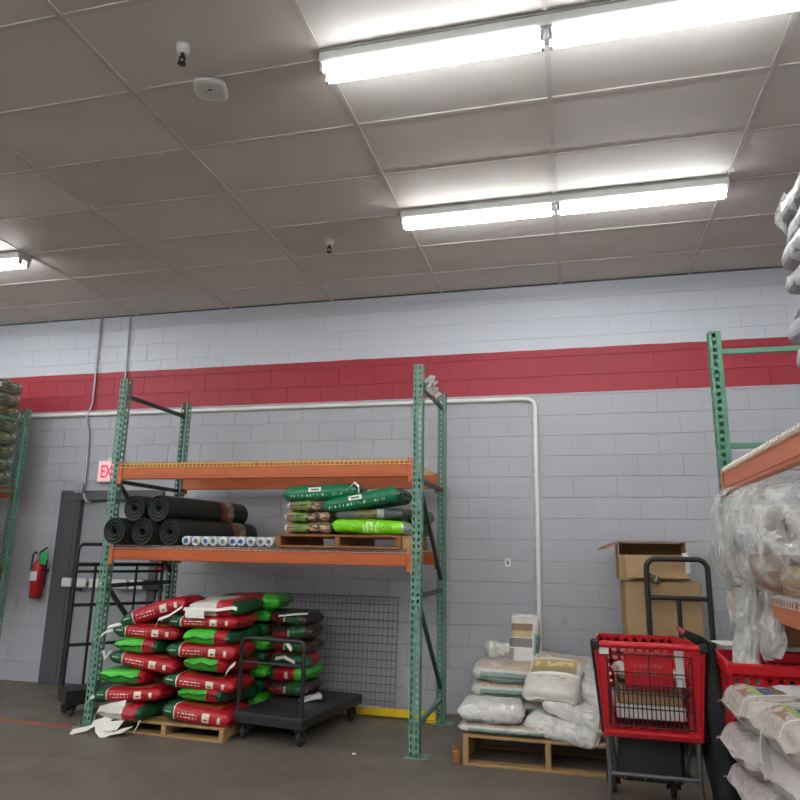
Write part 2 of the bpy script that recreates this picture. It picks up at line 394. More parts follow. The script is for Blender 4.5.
# ---- back wall: mortar backing with a doorway, blocks as parts
DX0, DX1, DZ = -5.66, -4.34, 2.04
wall = MB()
yb = WALL_Y+.005
wall.box(((XL+DX0)/2, yb+.09, CEIL/2+.05), (DX0-XL, .18, CEIL+.1))
wall.box(((DX1+XR)/2, yb+.09, CEIL/2+.05), (XR-DX1, .18, CEIL+.1))
wall.box(((DX0+DX1)/2, yb+.09, (DZ+CEIL+.1)/2), (DX1-DX0, .18, CEIL+.1-DZ))
wall_back = struct(wall.build('wall_back', 'mortar'))
J = .0045
def block_mb(wd, mbv, x0=0, z0=0, y0=0):
    c, d, h = .0028, .0075, COURSE-J
    e = .0008
    vs = [(x0, y0+d, z0), (x0+wd, y0+d, z0), (x0+wd, y0+d, z0+h), (x0, y0+d, z0+h),
          (x0, y0+c, z0), (x0+wd, y0+c, z0), (x0+wd, y0+c, z0+h), (x0, y0+c, z0+h),
          (x0+e, y0, z0+c), (x0+wd-e, y0, z0+c), (x0+wd-e, y0, z0+h-c), (x0+e, y0, z0+h-c)]
    fs = [(8, 9, 10, 11)]
    for a in range(4):
        b = (a+1) % 4; fs += [(4+a, 4+b, 8+b, 8+a), (a, b, 4+b, 4+a)]
    mbv.add(vs, fs)
blocks = []
for r in range(21):
    z0 = r*COURSE + J/2
    if z0+COURSE > CEIL+.03: continue
    x = -9.1 + (BLK/2 if r % 2 else 0)
    while x < 4.6:
        a, b = x+.0012, x+BLK-.0012
        segs = [(a, b)]
        if z0 < DZ-.02:
            segs = []
            if a < DX0: segs.append((a, min(b, DX0)))
            if b > DX1: segs.append((max(a, DX1), b))
        for (p, q) in segs:
            if q-p > .03: blocks.append((p, q-p, z0))
        x += BLK
def area(bk):
    p, wd, z0 = bk; u0, v0 = px_of(p, WALL_Y, z0); u1, v1 = px_of(p+wd, WALL_Y, z0+COURSE)
    if u1 < 2 or u0 > 798: return 0
    return abs(u1-u0)*abs(v1-v0)
blocks.sort(key=area, reverse=True)
cache = {}; rest = MB(); rr = rnd(4)
for i, (p, wd, z0) in enumerate(blocks):
    if i < 300:
        kx = round(wd, 3)
        if kx not in cache:
            q = MB(); block_mb(wd, q); cache[kx] = q.mesh('block', 'wall')
        put('block', cache[kx], wall_back, (p, WALL_Y+rr.uniform(-.0008, .0008), z0))
    else: block_mb(wd, rest, p, z0, WALL_Y)
struct(rest.build('remaining_blocks', 'wall', wall_back), True)
# other walls of the hall, out of view
struct(MB().box((XL-.05, (YB+WALL_Y)/2, CEIL/2), (.1, WALL_Y-YB, CEIL)).build('wall_left', 'plain_wall'))
struct(MB().box((XR+.05, (YB+WALL_Y)/2, CEIL/2), (.1, WALL_Y-YB, CEIL)).build('wall_right', 'plain_wall'))
struct(MB().box(((XL+XR)/2, YB-.05, CEIL/2), (XR-XL, .1, CEIL)).build('wall_front', 'plain_wall'))
# ---- ceiling: slab above, hung tiles and grid bars as parts
ceil = struct(MB().box(((XL+XR)/2, (YB+WALL_Y)/2, CEIL+.09), (XR-XL, WALL_Y-YB, .06)).build('ceiling', 'ctile'))
TW, TD_ = GDX-.016, GDY-.016
tmesh = [MB().box((0, 0, 0), (TW, TD_, .014), 0, .003).mesh('ceiling_tile', q) for q in ('ctile', 'ctile2')]
tcut = MB().box((0, 0, 0), (TW, WALL_Y-(GY0-GDY)-.012, .014), 0, .003).mesh('ceiling_tile', 'ctile')
rr = rnd(11); far = MB()
JN = 22
for i in range(-11, 9):
    for j in range(JN):
        xc = GX0+(i+.5)*GDX; yc = GY0-(j+.5)*GDY
        z = CEIL+.0075
        if j == 0:
            put('ceiling_tile', tcut, ceil, (xc, (WALL_Y+GY0-GDY)/2, z))
        elif j <= 9 and -6 <= i <= 3:
            o = put('ceiling_tile', tmesh[1 if (i < 0 and rr.random() < .6) or rr.random() < .15 else 0], ceil, (xc, yc, z+rr.uniform(0, .001)))
            o.rotation_euler = (rr.uniform(-.002, .002), rr.uniform(-.001, .001), 0)
        else: far.box((xc, yc, z), (TW, TD_, .014))
struct(far.build('remaining_ceiling_tiles', 'ctile', ceil), True)
Ymin = GY0-JN*GDY
run = MB().box((0, 0, 0), (.032, WALL_Y-Ymin, .010)).box((0, 0, .02), (.006, WALL_Y-Ymin, .034)).mesh('grid_runner', 'tbar')
for i in range(-11, 9):
    put('grid_runner', run, ceil, (GX0+i*GDX, (WALL_Y+Ymin)/2, CEIL-.003))
tee = MB().box((0, 0, 0), (GDX-.034, .028, .007)).box((0, 0, .016), (GDX-.026, .005, .027)).mesh('cross_tee', 'tbar')
for i in range(-6, 4):
    for j in range(1, 11): put('cross_tee', tee, ceil, (GX0+(i+.5)*GDX, GY0-j*GDY, CEIL-.0025))
ft = MB()
for i in list(range(-11, -6))+list(range(4, 9)):
    for j in range(1, 22): ft.box((GX0+(i+.5)*GDX, GY0-j*GDY, CEIL-.0025), (GDX-.026, .022, .005))
for i in range(-6, 4):
    for j in range(11, 22): ft.box((GX0+(i+.5)*GDX, GY0-j*GDY, CEIL-.0025), (GDX-.026, .022, .005))
struct(ft.build('remaining_cross_tees', 'tbar', ceil), True)
struct(MB().box(((XL+XR)/2, WALL_Y-.012, CEIL-.004), (XR-XL, .024, .008)).build('trim_1', 'jamb'))

# ---- painted line on the floor
tag(MB().box((-5.2, 5.205, .0008), (2.9, .095, .0016)).build('floor_line', 'redline'), 'faded red line painted on the concrete floor', 'floor marking')

# ---- door
dj = struct(MB().box((DX0+.11, WALL_Y-.005, DZ/2), (.22, .05, DZ), 0, .006).box((DX0+.235, WALL_Y+.03, DZ/2), (.05, .10, DZ), 0, .004)
    .box((DX1-.05, WALL_Y-.005, DZ/2), (.10, .05, DZ), 0, .006).box(((DX0+DX1)/2, WALL_Y-.006, DZ-.03), (DX1-DX0, .05, .11), 0, .006).build('door_frame', 'jamb'))
dj.name = 'trim_2'
d1 = struct(MB().box(((DX0+.25+DX1-.08)/2, WALL_Y+.075, DZ/2-.03), (DX1-DX0-.33, .045, DZ-.07), 0, .004).build('door_1', 'door'))
pb = MB().box((-4.98, WALL_Y-.02, 1.05), (.92, .05, .035), 0, .006).build('push_bar', 'dark', d1)
for i, (a, b) in enumerate(((-5.48, -5.36), (-5.33, -5.17), (-5.13, -4.93), (-4.86, -4.66), (-4.63, -4.47))):
    MB().box(((a+b)/2, WALL_Y-.055, 1.06), (b-a, .03, .095), 0, .006).build('push_pad', 'white', pb)
MB().box((-5.28, WALL_Y-.03, .985), (.06, .04, .03), 0, .006).build('latch', 'dark', d1)
MB().box((-4.36, WALL_Y-.05, 1.06), (.19, .04, .10), 0, .006).build('latch_case', 'dark', d1)

# ---- conduits, boxes, signs on the wall
def wall_tube(name, pts, r, mat, label, cat, clips=()):
    root = thing(name, label, cat, pts[0]); P0 = Vector(pts[0])
    MB().tube([Vector(p)-P0 for p in pts], r, 10).build('pipe', mat, root)
    for c in clips:
        q = Vector(c[:3])-P0
        MB().box((q.x, q.y+.004, q.z), (.05, .03, .012) if abs(c[3]) < .5 else (.012, .03, .05), 0, .003).build('clamp', 'galv', root)
    return root
yc = WALL_Y-.025
P = [(-.62, 0)]
pts = [(-6.9, yc, 2.945), (-.42, yc, 2.945), (-.37, yc, 2.935), (-.335, yc, 2.905), (-.325, yc, 2.86), (-.335, yc, .45)]
root = thing('water_pipe', 'white pipe running under the red band then down behind the white sacks', 'pipe', (-.33, yc, .45))
o = Vector((-.33, yc, .45))
MB().tube([Vector(p)-o for p in pts[:2]], .021, 10).build('horizontal_run', 'pipe', root)
MB().tube([Vector(p)-o for p in pts[1:5]], .021, 10).build('elbow', 'pipe', root)
MB().tube([Vector(p)-o for p in pts[4:]], .022, 10).build('vertical_run', 'pipe', root)
for z in (2.7, 2.25, 1.5, 1.03):
    MB().box((-.004, .008, z-.45), (.075, .02, .022), 0, .004).build('clamp', 'galv', root)
for x in (-5.2, -3.3, -2.2, -.7):
    MB().box((x+.33, .008, 2.945-.45), (.02, .02, .055), 0, .004).build('clamp', 'galv', root)
wall_tube('conduit', [(-5.40, yc, 4.13), (-5.395, yc, 3.55), (-5.385, yc, 3.1), (-5.40, yc-.01, 3.0), (-5.43, yc-.02, 2.9), (-5.41, yc-.01, 2.8), (-5.385, yc, 2.72), (-5.36, yc, 2.12)], .012, 'galv',
          'pale conduit with a kink coming down to the box above the door', 'conduit', [(-5.393, yc, 3.62, 0)])
wall_tube('conduit', [(-5.0, yc, 4.13), (-4.985, yc, 3.4), (-4.98, yc, 2.4)], .010, 'galv', 'thin conduit running down behind the rack post to the exit sign', 'conduit')
jb = thing('junction_box', 'grey metal junction box at the top corner of the door frame', 'junction box', (-5.42, WALL_Y, 2.03))
MB().box((0, -.03, .06), (.10, .06, .12), 0, .006).build('box_body', 'galv', jb); MB().box((0, -.063, .06), (.085, .006, .10), 0, .003).build('cover', 'galv', jb)
MB().tube([(.06, -.03, .0), (.10, -.03, -.08), (.16, -.03, -.10)], .012).build('flexible_conduit', 'galv', jb)
ex = thing('exit_sign', 'lit white exit sign with red letters above the door, beside the rack post', 'exit sign', (-5.05, WALL_Y, 2.16))
MB().box((.02, -.03, .115), (.32, .06, .25), 0, .008).build('housing', 'white', ex)
MB().box((.03, -.062, .115), (.29, .006, .21), 0, .002).build('face', 'exit_face', ex)
MB().box((.0, -.03, .25), (.05, .05, .04), 0, .004).build('mount', 'white', ex)
def letters(txt, size, mat, parent, loc, rot, name='lettering', depth=.002, align='CENTER'):
    cu = bpy.data.curves.new('t', 'FONT'); cu.body = txt; cu.size = size; cu.extrude = depth; cu.align_x = align; cu.offset = size*.012
    ob = bpy.data.objects.new('t', cu); COL.objects.link(ob); bpy.context.view_layer.update()
    me = bpy.data.meshes.new_from_object(ob); bpy.data.objects.remove(ob)
    me.materials.append(MT[mat]); return put(name, me, parent, loc, rot)
lt = letters('EXIT', .20, 'exit_red', ex, (.035, -.066, .045), (D(90), 0, 0)); lt.scale = (.62, 1, 1)
# switch plate, stickers
sp = thing('switch_plate', 'small white switch plate on the wall left of the vertical pipe', 'switch plate', (-.615, WALL_Y, 1.33))
MB().box((0, -.006, .04), (.06, .012, .085), 0, .003).build('plate', 'white', sp); MB().box((0, -.014, .04), (.014, .008, .03), 0, .002).build('toggle', 'jamb', sp)
fa = thing('fire_alarm_pull', 'red fire alarm pull station on the wall right of the door', 'fire alarm', (-4.26, WALL_Y, 1.22))
MB().box((0, -.025, .07), (.12, .05, .14), 0, .008).build('case', 'ext_red', fa); MB().box((0, -.056, .06), (.08, .012, .03), 0, .003).build('pull_bar', 'white', fa)

# fire extinguisher
fe = thing('fire_extinguisher', 'red fire extinguisher with a green tag hung on the wall beside the door', 'fire extinguisher', (-5.77, WALL_Y-.10, .88))
MB().lathe([(0, 0), (.055, 0), (.065, .015), (.066, .32), (.06, .36), (.035, .40), (.022, .41), (.022, .43), (0, .43)], 20).build('cylinder', 'ext_red', fe)
MB().box((0, -.062, .24), (.085, .012, .10), 0, .004).build('label_plate', 'white', fe)
MB().tube([(0, 0, .42), (0, 0, .46)], .024, 10).box((0, -.005, .47), (.05, .05, .03), 0, .005).build('valve', 'steel', fe)
MB().bar((-.01, 0, .49), (.10, -.02, .55), .022, .012, 0, bev=.003).bar((-.01, 0, .475), (.09, -.02, .49), .02, .01, 0, bev=.003).build('lever', 'dark', fe)
MB().tube([(-.02, 0, .46), (-.06, -.01, .50), (-.085, -.01, .46), (-.088, -.01, .36), (-.082, -.005, .22), (-.075, 0, .12)], .010).build('hose', 'dark', fe)
MB().box((.055, -.055, .44), (.085, .006, .13), 0, .002, Matrix.Rotation(.1, 4, 'Y')).build('inspection_tag', 'tag_green', fe)
MB().box((0, .08, .26), (.05, .03, .3), 0, .004).box((0, .03, .30), (.14, .12, .02), 0, .003).build('wall_bracket', 'dark', fe)

# ================================================================== CEILING FIXTURES
def make_light():
    r = thing('fluorescent_fixture', 'x', 'ceiling light', (0, 0, CEIL))
    L = 2*GDX
    MB().box((L/2, 0, -.033), (L, .155, .062), 0, .008).box((L/2, 0, -.003), (L, .175, .006), 0, .002).build('housing', 'fix', r)
    for h in range(2):
        for s in (-1, 1):
            MB().tube([(h*GDX+.035, s*.045, -.094), ((h+1)*GDX-.035, s*.045, -.094)], .0185, 12).build('fluorescent_tube', 'tube', r)
    for x in (.012, GDX-.022, GDX+.022, L-.012):
        for s in (-1, 1):
            MB().box((x, s*.045, -.088), (.022, .034, .055), 0, .005).build('lampholder', 'socket', r)
    MB().box((GDX, 0, -.067), (.07, .135, .008), 0, .003).build('joint_cover', 'galv', r)
    return r
lp = make_light()
spots = []
for c in (0, -5, -10, 5):  # outermost columns are out of view, added to even the light
    for j in (3, 6): spots.append((c, j))
for c in (-10, -7, -4, -1, 2, 5):  # dense unseen rows, added to brighten the wall and goods from the front
    for j in (9, 11, 13, 15, 17, 19): spots.append((c, j))
for i, (c, j) in enumerate(spots):
    o = lp if i == 0 else copy_tree(lp)
    o.location = (GX0+c*GDX, GY0-j*GDY, CEIL-.004)
    if (c, j) == (0, 3): o['label'] = 'shorter of two long fluorescent fixtures, the one nearer the red band'
    elif (c, j) == (0, 6): o['label'] = 'large twin fluorescent fixture at the top of the photograph'
    elif (c, j) == (-5, 3): o['label'] = 'fluorescent fixture cut by the left edge of the photograph'
    else: o['label'] = 'unseen fluorescent fixture in the hall, from a set enlarged for fill light'; o['group'] = 'unseen fixtures, most added for fill light'

def sprinkler(loc, label):
    r = thing('sprinkler', label, 'sprinkler', loc, .3)
    MB().lathe([(0, 0), (.036, 0), (.036, -.03), (.028, -.05), (0, -.05)], 14).build('escutcheon', 'white', r)
    MB().tube([(0, 0, -.05), (0, 0, -.075)], .011, 8).bar((-.014, 0, -.07), (-.012, 0, -.11), .008, .006).bar((.014, 0, -.07), (.012, 0, -.11), .008, .006).build('frame_arms', 'dark', r)
    MB().lathe([(0, -.112), (.022, -.112), (.024, -.116), (0, -.118)], 12).build('deflector', 'dark', r)
sprinkler((-1.968, 2.80, CEIL-.006), 'white pendant sprinkler close to the round access point')
sprinkler((-1.999, 5.22, CEIL-.006), 'small sprinkler alone on the ceiling above the rack')
ap = thing('wireless_access_point', 'flat white rounded access point disc mounted on the ceiling', 'access point', (-1.985, 3.13, CEIL-.006), .35)
m = MB(); n = 32; prof = [(.0, -.045), (.7, -.045), (.94, -.04), (1.0, -.03), (.97, -.018), (.0, -.018)]
vs = []; fs = []
for q, z in prof:
    for t in range(n):
        a = 2*math.pi*t/n; e = .6
        vs.append((.098*q*math.copysign(abs(math.cos(a))**e, math.cos(a)), .098*q*math.copysign(abs(math.sin(a))**e, math.sin(a)), z))
for i in range(len(prof)-1):
    for t in range(n): fs.append((i*n+t, (i+1)*n+t, (i+1)*n+(t+1) % n, i*n+(t+1) % n))
m.add(vs, fs, 0, True); m.build('shell', 'white', ap)
MB().lathe([(0, 0), (.07, 0), (.075, -.02), (0, -.02)], 20).build('mounting_plate', 'dark', ap)
MB().box((.0, -.02, -.0455), (.026, .012, .002)).build('emblem', 'dark', ap); MB().box((-.03, .0, -.0455), (.012, .008, .002)).build('indicator', 'jamb', ap)

# ================================================================== PALLET RACKS
PW = .076
def post_mesh(H, mat='green', solid=None):
    """C-channel with open teardrop holes: face towards -y, open at +y"""
    m = MB(); h = PW/2; xs = [-h, -.027, -.010, .010, .027, h]; n = int(H/.0508)
    zs = [0]
    for i in range(n):
        b = i*.0508
        zs += [b+.010, b+.038]
    zs += [H]
    for a in range(5):
        hole = a in (1, 3)
        if not hole: m.add([(xs[a], -h, 0), (xs[a+1], -h, 0), (xs[a+1], -h, H), (xs[a], -h, H)], [(0, 1, 2, 3)])
        else:
            for q in range(len(zs)-1):
                if q % 2 == 0: m.add([(xs[a], -h, zs[q]), (xs[a+1], -h, zs[q]), (xs[a+1], -h, zs[q+1]), (xs[a], -h, zs[q+1])], [(0, 1, 2, 3)])
    ys = [-h, -.019, .007, h]
    for sx in (-h, h):
        for a in range(3):
            if a != 1 or (solid and sx*solid > 0): m.add([(sx, ys[a], 0), (sx, ys[a+1], 0), (sx, ys[a+1], H), (sx, ys[a], H)], [(0, 1, 2, 3)])
            else:
                for q in range(len(zs)-1):
                    if q % 2 == 0: m.add([(sx, ys[a], zs[q]), (sx, ys[a+1], zs[q]), (sx, ys[a+1], zs[q+1]), (sx, ys[a], zs[q+1])], [(0, 1, 2, 3)])
        q = .0 if solid else .62
        m.add([(sx, h, 0), (sx*q, h, 0), (sx*q, h, H), (sx, h, H)], [(0, 1, 2, 3)])
    if solid: m.add([(-h, -h, H), (h, -h, H), (h, h, H), (-h, h, H)], [(0, 1, 2, 3)])
    return m.mesh('post', mat)
def make_rack(name, label, loc, rotz, W, H, Dp, levels, mats=('green', 'green_dark', 'orange'), cuts=(True, True), braces=None, hdark=True, solid=None):
    """local: x along the beams 0..W, y depth 0..Dp, front post face at y=0"""
    r = thing(name, label, 'pallet rack', loc, rotz)
    pm = post_mesh(H, mats[0], solid)
    bp = MB().box((0, 0, .005), (.18, .13, .010), 0, .003).mesh('base_plate', mats[0])
    anchor = MB().tube([(0, 0, .012), (0, 0, .04)], .008, 6).mesh('anchor_bolt', 'steel')
    for xi, x in enumerate((0, W)):
        if not cuts[xi]: continue
        for y, rz in ((0, 0), (Dp, math.pi)):
            put('post', pm, r, (x, y, 0), (0, 0, rz))
            b = put('base_plate', bp, r, (x+(.02 if xi else -.02), y, 0))
            put('anchor_bolt', anchor, b, (.05, -.04, 0)); put('anchor_bolt', anchor, b, (-.05, -.04, 0))
        br = braces or [('h', .20), ('h', 1.12), ('h', 2.02), ('h', 2.80), ('d', 2.02, 1.22), ('d', 1.12, .30)]
        for q in br:
            if q[0] == 'h': MB().bar((x, .03, q[1]), (x, Dp-.03, q[1]), .028, .036, bev=.003).build('horizontal_brace', mats[1] if q[1] > .5 and hdark else mats[0], r)
            else: MB().bar((x, .03, q[1]), (x, Dp-.03, q[2]), .028, .036, bev=.003).build('diagonal_brace', mats[1], r)
    for (zt, h) in levels:
        for y, s in ((0, -1), (Dp, 1)):
            bm = MB().box((W/2, y+s*.0, zt-h/2), (W-PW-.004, .048, h), 0, .006).box((W/2, y+s*.0262, zt-h*.5), (W-PW-.1, .006, h*.62), 0, .002).build('beam', mats[2], r)
            for x, sx in ((PW/2+.012, 1), (W-PW/2-.012, -1)):
                MB().box((x, y+s*.03, zt-h/2-.01), (.05, .012, h+.07), 0, .004).build('beam_connector', mats[2], bm)
    return r
RH = 2.95
RX0, RW, RY, RD = -3.93, 2.75, 5.25, 1.02
rack = make_rack('pallet_rack', 'green and orange pallet rack standing in the middle against the wall', (RX0, RY, 0), 0, RW, RH, RD, [(2.16, .125), (1.455, .11)])
def wire_deck(label, loc, rotz, W, Dp, mat, n, group=None, drop=.03, wr=.0034, hump=.010):
    r = thing('wire_deck', label, 'wire deck', loc, rotz, group)
    m = MB()
    for i in range(n):
        x = (i+.5)*W/n
        m.tube([(x, -.032, -drop), (x, -.030, .004), (x, -.026, hump), (x, -.008, hump), (x, .03, .010), (x, Dp+.01, .010), (x, Dp+.03, .004), (x, Dp+.032, -drop)], wr, 4)
    m.build('long_wires', mat, r)
    m = MB()
    for i in range(9): m.tube([(0, .02+i*(Dp-.04)/8, .0035), (W, .02+i*(Dp-.04)/8, .0035)], .0032, 4)
    m.tube([(0, -.036, -drop+.003), (W, -.036, -drop+.003)], .003, 4).tube([(0, -.034, .004), (W, -.034, .004)], .003, 4)
    m.build('cross_wires', mat, r)
    for i in range(3): MB().box((W*(i+.5)/3, Dp/2, -.006), (.03, Dp-.06, .012), 0, .002).build('support_channel', mat, r)
    return r
wd_w = (RW-.10)/2
for i, x in enumerate((RX0+.05, RX0+.06+wd_w)):
    wire_deck(('left' if i == 0 else 'right')+' yellow wire deck on the empty upper shelf of the middle rack', (x, RY+.0, 2.163), 0, wd_w-.01, RD, 'yzinc', 34, wr=.0045, hump=.016)
    wire_deck(('left' if i == 0 else 'right')+' wire deck on the lower loaded shelf of the middle rack', (x, RY+.0, 1.458), 0, wd_w-.01, RD, 'zinc', 30, drop=.018)
# crumpled scrap of film caught on the right post
MB_s = MB()

# left rack (only its right-hand frame shows)
lrack = make_rack('pallet_rack', 'green rack frame at the left edge of the photograph', (-5.96-2.75, 5.25, 0), 0, 2.75, RH, RD, [(2.08, .125), (1.2, .11)], ('green', 'green', 'orange'))
# right rack runs towards the viewer along x = .97
RRX, RRY = .97, 4.80
rrack = make_rack('pallet_rack', 'pallet rack at right whose faded orange beam runs towards the viewer', (RRX, RRY, 0), D(-90), 2.75, RH, 1.06, [(1.99, .125), (1.26, .11)],
    ('green_light', 'green_dark', 'orange_pale'), (True, True), [('h', .20), ('h', 1.12), ('h', 2.17), ('h', 2.81), ('d', 1.96, 1.22), ('d', 1.12, .30)], False, -1)
wire_deck('wire deck lying on the upper faded orange beam at right', (RRX, RRY-.06, 1.993), D(-90), 1.28, 1.06, 'zinc_pale', 22, drop=.01, wr=.0065, hump=.022)
wire_deck('nearer wire deck on the upper faded orange beam at right', (RRX, RRY-1.37, 1.993), D(-90), 1.28, 1.06, 'zinc_pale', 22, drop=.01, wr=.0065, hump=.022)
wire_deck('wire deck under the film-wrapped goods at right', (RRX, RRY-.06, 1.263), D(-90), 1.28, 1.06, 'zinc', 30)
wire_deck('nearer wire deck under the film-wrapped goods at right', (RRX, RRY-1.37, 1.263), D(-90), 1.28, 1.06, 'zinc', 30)

# ================================================================== PALLETS
def pallet(label, loc, rotz, W, Dp, mat, H=.125, nb=7):
    r = thing('wooden_pallet', label, 'pallet', loc, rotz)
    s = MB().box((0, Dp/2, .018+(H-.036)/2), (.04, Dp, H-.036), 0, .004).mesh('stringer', mat)
    for x in (.02, W/2, W-.02): put('stringer', s, r, (x, 0, 0))
    t = MB().box((W/2, 0, 0), (W, .09, .018), 0, .003).mesh('top_board', mat)
    for i in range(nb): put('top_board', t, r, (0, .045+i*(Dp-.09)/(nb-1), H-.009))
    t2 = MB().box((W/2, 0, 0), (W, .09, .018), 0, .003).mesh('bottom_board', mat)
    for i in range(3): put('bottom_board', t2, r, (0, .045+i*(Dp-.09)/2, .009))
    return r

# ================================================================== SACKS
def sack_mesh(L, W, T, seed, mat, lump=.013, e=3.5, nu=26, nv=20, crimp=.035, arch=0, p=13, wp=6, flat=.35, skew=0, fine=.007):
    """pillow sack: flat seam at both ends; origin at centre of underside"""
    m = MB(); S = Vector((seed*7.31, seed*3.17, seed*1.93)); R_ = rnd(seed)
    ss = [-1-crimp, -1-crimp*.4, -1, -.985, -.95, -.9]
    k = nu-12; ss += [-.82+1.64*i/(k-1) for i in range(k)]; ss += [.9, .95, .985, 1, 1+crimp*.4, 1+crimp]
    vs = []; ph = R_.uniform(0, 6)
    for s in ss:
        a = min(abs(s), 1); th = max((1-a**p), 0)**.55; wd = 1-.08*a**wp
        x = s*L/2
        if abs(s) > 1: wd *= .96
        for iv in range(nv):
            t = 2*math.pi*iv/nv; c, q = math.cos(t), math.sin(t)
            cx = math.copysign(abs(c)**(2/e), c); cz = math.copysign(abs(q)**(2/e), q)
            hz = T/2*th if cz > 0 else T/2*th*(1-flat*(1-th)*0)
            y = W/2*wd*cx; z = cz*max(hz, .003)
            v = Vector((x, y, z))
            n = noise.noise(v*5+S)*lump + noise.noise(v*13+S)*lump*.5 + noise.noise(v*30+S)*fine
            if abs(s) >= .98: n *= .3
            dr = Vector((0, cx, cz*1.2)); dr.normalize()
            v += dr*n
            if abs(s) > .98: v.z += .010*math.sin(y*38+ph)*(abs(s)-.9)/.13
            v.z += arch*(1-(2*x/L)**2) + skew*x*y
            v.z += T/2
            vs.append(v)
    fs = []; N = len(ss)
    for i in range(N-1):
        for j in range(nv): fs.append((i*nv+j, (i+1)*nv+j, (i+1)*nv+(j+1) % nv, i*nv+(j+1) % nv))
    m.add(vs, fs, 0, True)
    m.add(vs[:nv], [list(range(nv))], 0); m.add(vs[-nv:], [list(range(nv))[::-1]], 0)
    return m.mesh('sack', mat)
def sack(label, loc, rot, L, W, T, seed, mat, name='sack', cat='sack', group=None, **kw):
    me = sack_mesh(L, W, T, seed, mat, **kw)
    o = put(name, me, None, loc, tuple(D(a) for a in rot)); tag(o, label, cat, group); return o
def strap(parent_obj, pts, wv, mat='paper', name='strap', t=.003):
    """ribbon given in world coordinates, stored in the parent's space"""
    inv = Matrix.LocRotScale(parent_obj.location, parent_obj.rotation_euler, None).inverted()
    P_ = [inv @ Vector(p) for p in pts]; wl = inv.to_3x3() @ Vector(wv)
    return MB().ribbon(P_, wl, t).build(name, mat, parent_obj)

# ---- red and green bag pile under the rack
pallet('low wooden pallet under the pile of red and green bags', (-3.72, 5.17, 0), D(-1.5), 1.06, 1.02, 'wood', .105)
BZ = .107; LH = .118
def zl(k): return BZ+(k-1)*LH
names = ['bottom', 'second', 'third', 'fourth', 'fifth', 'sixth', 'seventh', 'eighth']
def lb(k, txt): return txt % (names[k-1]+' layer')
g = 'bags in the pile under the rack'
T = .121
# right-hand column, front
Rl = 'red bag with dark green end, right front of pile, %s'
Rg = 'bag showing bright green end, right front of pile, %s'
b = sack(lb(1, Rl), (-2.93, 5.36, zl(1)-.01), (0, 4, -2), .60, .42, .15, 1, 'bag_side', 'garden_bag', 'bag', g)
sack(lb(2, Rg), (-2.90, 5.47, zl(2)+.01), (0, 7, 86), .60, .42, T-.01, 2, 'bag_end', 'garden_bag', 'bag', g, crimp=.05)
sack(lb(3, Rl), (-2.94, 5.38, zl(3)), (0, 3, 0), .62, .42, T, 3, 'bag_side', 'garden_bag', 'bag', g)
b = sack(lb(4, Rg), (-2.88, 5.47, zl(4)+.005), (0, 6, 85), .60, .38, T-.01, 4, 'bag_end_flip', 'garden_bag', 'bag', g, crimp=.05)
strap(b, [(-2.70, 5.19, zl(4)+.03), (-2.66, 5.165, zl(4)+.075), (-2.61, 5.16, zl(4)+.115)], (.0, .008, .014))
b = sack(lb(5, Rl), (-2.94, 5.38, zl(5)), (0, 0, 1), .62, .42, T+.01, 5, 'bag_side', 'garden_bag', 'bag', g)
sack(lb(6, Rg), (-2.88, 5.46, zl(6)), (0, -1, 90), .60, .44, T, 6, 'bag_end', 'garden_bag', 'bag', g, crimp=.05)
sack(lb(7, Rl), (-2.94, 5.38, zl(7)), (0, -1, 0), .62, .42, T-.015, 7, 'bag_side', 'garden_bag', 'bag', g)
b = sack('torn bag with white back lying on top of the pile beside a red one', (-2.86, 5.46, zl(8)-.012), (0, -2, 92), .56, .44, .125, 8, 'bag_torn', 'garden_bag', 'bag', g)
strap(b, [(-3.10, 5.165, zl(8)+.035), (-2.95, 5.15, zl(8)+.04), (-2.78, 5.15, zl(8)+.04), (-2.66, 5.16, zl(8)+.06), (-2.63, 5.17, zl(8)+.05)], (0, .006, .012))
strap(b, [(-3.12, 5.17, zl(8)+.05), (-3.22, 5.15, zl(8)-.02), (-3.30, 5.13, zl(8)-.05), (-3.32, 5.13, zl(8)-.10)], (0, .006, .010))
strap(b, [(-2.99, 5.155, zl(8)+.03), (-2.99, 5.145, zl(8)-.005), (-2.98, 5.145, zl(8)-.03)], (.085, 0, 0))
# left-hand column, front
Ll = 'red bag with dark green end, left front of pile, %s'
Lg = 'bag showing bright green end, left front of pile, %s'
b = sack('torn bag with white paper strips spilling to the floor, bottom left of pile', (-3.54, 5.37, zl(1)-.004), (0, 0, 88), .60, .42, T, 11, 'bag_torn', 'garden_bag', 'bag', g)
fl = .012
strap(b, [(-3.92, 5.02, fl), (-3.80, 5.06, .04), (-3.70, 5.10, .10), (-3.60, 5.12, .13), (-3.44, 5.12, .16), (-3.37, 5.12, .15), (-3.38, 5.11, .09), (-3.40, 5.10, .05)], (.006, .012, .018), t=.005)
strap(b, [(-3.72, 5.10, .10), (-3.66, 5.04, .05), (-3.60, 5.03, fl), (-3.52, 5.05, .04), (-3.46, 5.08, .05)], (.03, .03, .02), t=.005)
strap(b, [(-3.70, 5.09, .11), (-3.62, 5.06, .07), (-3.52, 5.08, .08)], (.01, .03, .03), t=.005)
strap(b, [(-3.76, 5.12, .17), (-3.66, 5.11, .20), (-3.52, 5.12, .235)], (.0, .008, .022), t=.005)
strap(b, [(-3.70, 5.10, .10), (-3.78, 5.08, .08), (-3.76, 5.11, .17)], (.0, .01, .015), t=.004)
b = sack(lb(2, Ll), (-3.54, 5.35, zl(2)), (0, -4, -1), .62, .42, T, 12, 'bag_side', 'garden_bag', 'bag', g)
strap(b, [(-3.84, 5.2, zl(2)+.04), (-3.90, 5.18, zl(2)+.01), (-3.93, 5.17, zl(2)-.05)], (0, .01, .012))
